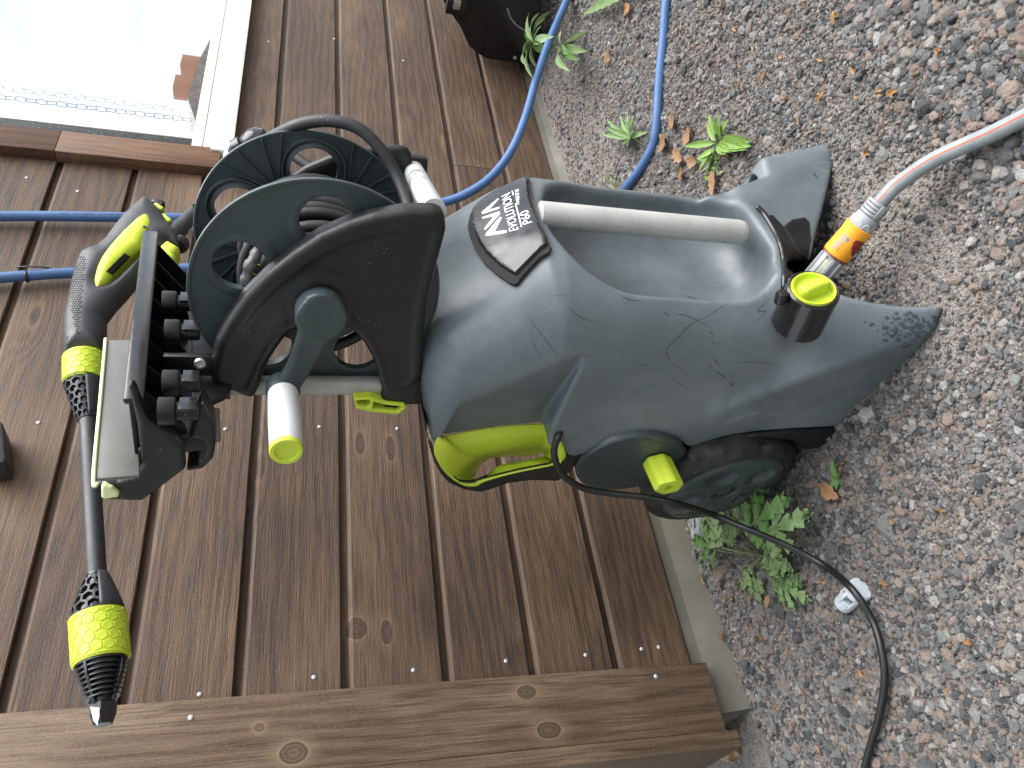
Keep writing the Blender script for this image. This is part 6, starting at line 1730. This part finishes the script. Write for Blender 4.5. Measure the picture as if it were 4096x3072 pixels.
# ------------------------------------------------------------------ plants
def frame_dir(dirv):
    d = _n(dirv); s = np.cross((0, 0, 1.0), d); s = _n(s) if np.linalg.norm(s) > 1e-4 else np.array((1., 0, 0)); return d, s, np.cross(d, s)
def blade(name, base, dirv, L, W, droop, mat, parent, fold=0.25, n=9, serr=0.0, roll=0.0):
    """lance-shaped leaf with a folded midrib, bending down along its length"""
    d, s, u = frame_dir(dirv); V = []; F = []
    if roll: s, u = s * math.cos(roll) + u * math.sin(roll), u * math.cos(roll) - s * math.sin(roll)
    for i in range(n + 1):
        t = i / n; w = W * (math.sin(math.pi * t ** 0.75) ** 0.8 if 0 < t < 1 else 0.02)
        if serr and i % 2: w *= 1 - serr
        c = base + d * L * t * (1 - 0.15 * droop * t) + np.array((0, 0, -1.0)) * L * droop * t * t
        for q in (-1, -0.5, 0, 0.5, 1): V.append(c + s * w * 0.5 * q + u * abs(q) * w * fold)
    for i in range(n):
        for k in range(4): F.append((i * 5 + k, i * 5 + k + 1, (i + 1) * 5 + k + 1, (i + 1) * 5 + k))
    return add(name, V, F, mat, parent, True)
def stem(parent, P, r, mat): return tube('stem', P, r, mat, parent, 6, 5)
LOBE = [(0, 0.0), (0.07, 0.05), (0.13, 0.18), (0.25, 0.34), (0.36, 0.48), (0.22, 0.50), (0.30, 0.62), (0.38, 0.76), (0.22, 0.74), (0.24, 0.90), (0.12, 0.86), (0.07, 0.97), (0.0, 1.0)]
def lobed_leaf(parent, base, tip, W, mat, rnd, lift=0.0):
    """leaf cut into five toothed lobes; lies between base and tip"""
    ax = tip - base; L = np.linalg.norm(ax); d = ax / L; s = _n(np.cross((0, 0, 1.0), d)); u = np.cross(d, s)
    V = []; F = []
    def lobe(at, ang, l, w):
        dd = d * math.cos(ang) + s * math.sin(ang); ss = _n(np.cross(u, dd)); o = base + d * L * at
        k0 = len(V); n = len(LOBE); rows = []
        for x, y in LOBE:
            bend = -0.10 * l * (y ** 2) + 0.0
            c = o + dd * l * y + u * (bend + lift * (at + y * l / L) * L)
            ww = x * w
            row = []
            for q in (-1, -0.5, 0, 0.5, 1):
                jit = 1 + rnd.uniform(-0.08, 0.08) * (abs(q) == 1)
                V.append(c + ss * ww * q * jit + dd * l * (-0.05 * (abs(q) == 1)) + u * (abs(q) * ww * 0.18 + 0.0008 * rnd.uniform(-1, 1))); row.append(len(V) - 1)
            rows.append(row)
        for a, b in zip(rows[:-1], rows[1:]):
            for k in range(4): F.append((a[k], a[k + 1], b[k + 1], b[k]))
    lobe(0.30, 0.0, 0.72 * L, 0.62 * W)
    for sg in (1, -1):
        lobe(0.24, sg * 0.95, 0.56 * L, 0.50 * W); lobe(0.05, sg * 1.25, 0.48 * L, 0.42 * W)
    return add('leaf', V, F, mat, parent, True)
def gz(px, py, dz=0.0):
    p = pw(px, py, z=0.0); return np.array((p[0], p[1], float(ground_z(p[0], p[1])) + dz))
def build_plants():
    rnd = random.Random(12)
    # lobed weed by the wheel
    t = thing('weed', 'green weed with broad deeply cut leaves beside the wheel', 'weed', tuple(gz(1650, 1195)))
    c = gz(1648, 1200, 0.003)
    spec = [((1660, 1120), (1700, 1062), .030, .05), ((1690, 1135), (1752, 1080), .032, .055), ((1720, 1150), (1795, 1110), .032, .05), ((1590, 1185), (1537, 1160), .026, .035), ((1600, 1175), (1592, 1112), .024, .04), ((1690, 1200), (1735, 1230), .032, .03), ((1645, 1165), (1650, 1112), .026, .06), ((1640, 1245), (1612, 1268), .020, .012), ((1645, 1255), (1650, 1302), .022, .012), ((1690, 1250), (1708, 1300), .024, .012), ((1690, 1250), (1738, 1262), .020, .012), ((1700, 1265), (1752, 1295), .020, .012), ((1560, 1130), (1600, 1095), .02, .03)]
    for b, e, w, z in spec:
        p, q = gz(*b, z), gz(*e, z * 0.85)
        lobed_leaf(t, p - (q - p) * 0.12, q + (q - p) * 0.10, w * 1.9, MT['leaf2'] if rnd.random() < 0.75 else MT['leaf'], rnd)
        stem(t, [c, 0.5 * (c + p) + np.array((0, 0, 0.012)), p, p + (q - p) * 0.35], 0.0011, MT['stem'])
    # seedling near the front foot
    t = thing('weed', 'small seedling of pointed leaves growing alone in the open gravel', 'weed', tuple(gz(1815, 1035)))
    c = gz(1815, 1040, 0.006)
    for (a, b), L in (((1812, 1005), .030), ((1803, 1052), .020), ((1832, 1045), .018), ((1818, 1058), .016), ((1824, 1020), .014), ((1805, 1030), .012)):
        e = gz(a, b, 0.016); blade('leaf', c, e - c, max(L, np.linalg.norm(e - c)), L * 0.40, 0.15, MT['leaf'], t)
    # lance-leaved weed in front of the black box
    t = thing('weed', 'weed with long drooping lance leaves in front of the black box', 'weed', tuple(gz(1190, 105)))
    c = pw(1152, 92, y=-0.20); c2 = pw(1215, 105, y=-0.22)
    for ctr, yy, tips in ((c, -0.21, ((1142, 22), (1168, 32), (1180, 45), (1122, 60), (1130, 118), (1128, 148), (1160, 150), (1145, 175), (1190, 82), (1184, 110), (1170, 60), (1200, 30))), (c2, -0.24, ((1266, 78), (1240, 95), (1232, 115), (1252, 130), (1225, 158), (1262, 110), (1210, 60)))):
        for a, b in tips:
            e = pw(a, b, y=yy - rnd.uniform(-0.03, 0.03)); v = e - ctr; L = np.linalg.norm(v)
            blade('leaf', ctr, v + np.array((0, 0, 0.35 * L)), L * 1.08, 0.019 + 0.006 * rnd.random(), 0.33, MT['leaf2'] if rnd.random() < .6 else MT['leaf'], t, 0.12, 10)
    g0 = gz(1262, 118); stem(t, [g0, 0.5 * (g0 + c2), c2, 0.5 * (c + c2), c], 0.0016, MT['stem'])
    # leaf cut by the top edge
    t = thing('dandelion_leaf', 'single toothed green leaf reaching in at the top of the picture', 'leaf', tuple(gz(1330, 0)))
    b = gz(1380, -25, 0.02); e = gz(1268, 32, 0.03); blade('leaf', b, e - b, np.linalg.norm(e - b) * 1.02, 0.032, 0.06, MT['leaf2'], t, 0.10, 16, 0.22)
    # narrow weed under the blue hose
    t = thing('weed', 'narrow leaved weed poking out under the blue hose', 'weed', tuple(gz(1385, 300)))
    c = gz(1392, 300, 0.03)
    for a, b in ((1342, 262), (1338, 296), (1350, 280), (1362, 250), (1376, 242), (1380, 262), (1352, 300), (1370, 318), (1400, 255), (1410, 250), (1415, 288), (1436, 290), (1382, 322), (1360, 272)):
        e = gz(a, b, 0.035 + rnd.uniform(-.012, .02)); v = e - c; blade('leaf', c, v, np.linalg.norm(v), 0.011, 0.10, MT['leaf2'], t, 0.2, 8)
    stem(t, [gz(1400, 318), c], 0.0012, MT['stem'])
    # bright weed lying on the gravel
    t = thing('weed', 'bright green uprooted weed with curled leaves lying among dry leaves', 'weed', tuple(gz(1560, 305)))
    for (a, b), (a1, b1), w in (((1560, 300), (1555, 250), .012), ((1565, 300), (1580, 252), .011), ((1562, 300), (1596, 262), .012), ((1565, 305), (1640, 318), .016), ((1570, 310), (1630, 325), .014), ((1560, 310), (1600, 330), .012), ((1555, 305), (1535, 270), .010), ((1550, 310), (1500, 318), .010), ((1555, 315), (1585, 335), .010), ((1570, 300), (1622, 306), .012), ((1548, 320), (1530, 370), .009), ((1545, 330), (1540, 360), .008), ((1550, 325), (1528, 345), .008), ((1560, 295), (1568, 262), .01)):
        p, e = gz(a, b, 0.012), gz(a1, b1, 0.022 + rnd.uniform(-.01, .012)); blade('leaf', p, e - p, np.linalg.norm(e - p) * 1.05, w * 1.35, 0.10, MT['leaf3'], t, 0.22, 9, 0.12)
    V = gz(1552, 318, 0.01); stem(t, [gz(1520, 405, 0.004), gz(1530, 370, 0.006), V, gz(1560, 290, 0.02)], 0.0022, MT['stem'])
    for k in range(40):     # feathery lower leaves
        a, b = rnd.gauss(1538, 13), rnd.gauss(355, 22); p = gz(a, b, 0.006); e = gz(a + rnd.uniform(-16, 16), b + rnd.uniform(-16, 16), 0.012); blade('leaflet', p, e - p, np.linalg.norm(e - p), 0.003, 0.05, MT['leaf3'], t, 0.2, 4)
    t = thing('weed', 'two thin grass blades rising behind the front of the machine', 'weed', tuple(gz(1352, 398)))
    for (a, b), (a1, b1) in (((1348, 410), (1343, 372)), ((1356, 410), (1362, 372)), ((1352, 412), (1352, 384))):
        p, e = gz(a, b, 0.0), gz(a1, b1, 0.035); blade('blade', p, e - p, np.linalg.norm(e - p), 0.005, 0.05, MT['leaf3'], t, 0.2, 6)
build_plants()

# ------------------------------------------------------------------ fallen leaves and bud husks
def dry_leaf(t, c, L, W, ang, rnd, mat, curl=0.16):
    d = np.array((math.cos(ang), math.sin(ang), rnd.uniform(-0.1, 0.25))); d = _n(d); s = _n(np.cross((0, 0, 1.0), d)); u = np.cross(d, s)
    n = 9; V = []; F = []
    for i in range(n + 1):
        q = i / n; w = W * (math.sin(math.pi * q ** 0.85) ** 0.75 if 0 < q < 1 else 0.03) * (1 + 0.24 * math.sin(q * 21 + ang)) * rnd.uniform(0.85, 1.15)
        m = c + d * L * (q - 0.5) + u * (curl * L * 0.35 * math.sin(q * 3.0 + ang))
        for k in (-1, -0.5, 0, 0.5, 1): V.append(m + s * w * 0.5 * k + u * (curl * w * (k * k) * 0.8 + 0.05 * W * rnd.uniform(-1, 1)))
    for i in range(n):
        for k in range(4): F.append((i * 5 + k, i * 5 + k + 1, (i + 1) * 5 + k + 1, (i + 1) * 5 + k))
    return add('blade', V, F, mat, t, True)
def build_litter():
    rnd = random.Random(31)
    named = [((1318, 120), .035, .022, 'brown oak leaf half covering the gravel near the black box'), ((1213, 362), .040, .024, 'curled brown leaf on the bare soil by the plinth'), ((1238, 275), .018, .014, 'crumpled brown leaf lying on the fine soil'),
             ((1458, 265), .040, .018, 'tan oak leaf standing beside the blue hose bend'), ((1440, 310), .036, .024, 'large tan leaf propped against the blue hose'), ((1490, 295), .034, .020, 'pale curled leaf between the blue hose and the bright weed'), ((1470, 335), .028, .018, 'brown leaf tucked below the pale curled leaf'), ((1545, 395), .03, .016, 'brown leaf by the upper front foot of the machine'), ((1475, 375), .026, .016, 'folded brown leaf near the body of the machine'), ((1500, 350), .022, .014, 'small russet leaf at the root of the bright weed'),
             ((1800, 1060), .026, .014, 'shrivelled brown leaf below the lone seedling'), ((1670, 1300), .014, .008, 'small brown leaf at the tip of the lobed weed'), ((1510, 1150 + 60), .012, .007, 'small rusty leaf in the gravel by the plinth'), ((1580, 1370), .016, .009, 'thin brown leaf against the plinth edge'), ((1355, 22), .03, .02, 'brown oak leaf beside the toothed green leaf')]
    for (a, b), L, W, lab in named:
        c = gz(a, b, 0.009); t = thing('dry_leaf', lab, 'leaf', tuple(c)); dry_leaf(t, c + np.array((0, 0, 0.004)), L * 1.35, W * 1.35, rnd.uniform(0, 6.28), rnd, MT['dry'])
        e = c + np.array((rnd.uniform(-1, 1), rnd.uniform(-1, 1), 0.1)) * L * 0.6; tube('stalk', [c, 0.5 * (c + e) + np.array((0, 0, .002)), e], 0.0006, MT['dry'], t, 5, 4)
    spots = [(1683, 350), (1940, 210), (1916, 205), (1778, 208), (1738, 225), (1860, 215), (1810, 30), (1735, 15), (1730, 262), (1570, 340), (1690, 340), (1915, 190), (1835, 625), (1828, 640), (1592, 62), (1658, 75), (1700, 30), (1640, 172), (1655, 155), (1540, 135), (1510, 160), (1600, 140), (1575, 195), (1605, 188), (1350, 40), (1368, 90), (1435, 45), (1700, 212), (1780, 130), (1880, 330), (1625, 100), (1745, 1090), (1820, 1010), (1700, 1410), (1660, 1445), (1690, 1530), (1650, 1380), (1775, 1310), (1790, 1260), (1830, 1620), (1930, 1130), (1925, 1260), (1870, 1450), (1990, 1300), (2030, 1100), (2060, 1490), (2100, 1380), (1590, 1290), (1610, 1260), (1650, 1330), (1620, 1350), (1540, 1250), (1780, 1660 - 40), (1740, 1500), (1255, 250), (1240, 215), (1262, 345), (1305, 330), (1275, 310), (1385, 345), (1425, 362), (1690, 120), (2040, 120), (1850, 150), (1990, 160)]
    for k, (a, b) in enumerate(spots):
        c = gz(a, b, 0.0075); t = thing('bud_husk', 'small orange bud husk lying on the gravel', 'husk', tuple(c), group='orange bud husks scattered on the gravel')
        n = 1 if rnd.random() < 0.6 else 2
        a0 = rnd.uniform(0, 6.28)
        for q in range(n):
            s = rnd.uniform(0.7, 1.35) * (1.5 if k in (0, 1, 3, 6) else 1)
            dry_leaf(t, c + np.array((rnd.uniform(-.004, .004), rnd.uniform(-.004, .004), 0.001 * q)), 0.0105 * s, 0.0036 * s, a0 + q * rnd.uniform(0.6, 1.8), rnd, MT['husk'], 0.35)
    # straw-like needles
    V = []; F = []
    for _ in range(110):
        x, y = rnd.uniform(0.15, 2.2), rnd.uniform(-1.1, -0.03); z = float(ground_z(x, y)) + 0.006; a = rnd.uniform(0, 6.28); L = rnd.uniform(0.006, 0.02)
        if 0.45 < x < 0.8 and -0.6 < y < -0.15: continue
        dv = np.array((math.cos(a), math.sin(a), rnd.uniform(-0.2, 0.2))) * L; p = np.array((x, y, z)); v, f = tube_mesh(np.array([p, p + dv * 0.5 + np.array((0, 0, 0.001)), p + dv]), 0.00045, 4); k = len(V); V += list(v); F += [tuple(i + k for i in e) for e in f]
    o = add('needles', V, F, MT['husk'], None, True, origin=(0, 0, 0)); tagk(o, kind='stuff')
build_litter()

# ------------------------------------------------------------------ unseen leafy screen added on the left to block sky light
def build_shade_hedge():
    t = thing('shade_hedge', 'tall dark green screen of leaves added out of view to shade the left side', 'shade_hedge', (-2.6, -1.2, 0))
    r = np.random.default_rng(8); n = 26000
    c = np.stack([r.uniform(-3.4, -2.3, n), r.uniform(-4.6, 2.6, n), r.uniform(0.05, 3.6, n)], 1)
    k = vnoise(c[:, 1], c[:, 2], 1.3, 40); c = c[(c[:, 0] < -2.3 - 0.5 * k)]
    n = len(c); d = r.normal(size=(n, 3)); d /= np.linalg.norm(d, axis=1)[:, None]; e = np.cross(d, r.normal(size=(n, 3))); e /= np.linalg.norm(e, axis=1)[:, None]
    L = r.uniform(0.04, 0.085, n)[:, None]
    V = np.stack([c - d * L, c + e * L * 0.4, c + d * L, c - e * L * 0.4], 1).reshape(-1, 3)
    o = add('foliage', V, np.arange(4 * n).reshape(-1, 4), MT['leaf'], t, False); o['kind'] = 'stuff'
    for y in np.arange(-4.4, 2.6, 0.7): tube('trunk', [(-2.95, y, -0.05), (-2.93, y + 0.04, 1.2), (-2.97, y, 3.2)], [0.05, 0.04, 0.015], MT['bark'], t, 8)
MT['bark'] = simple('bark', (0.09, 0.07, 0.05), 0.9, 0, 0.3, 20, 0.5, 60)
build_shade_hedge()
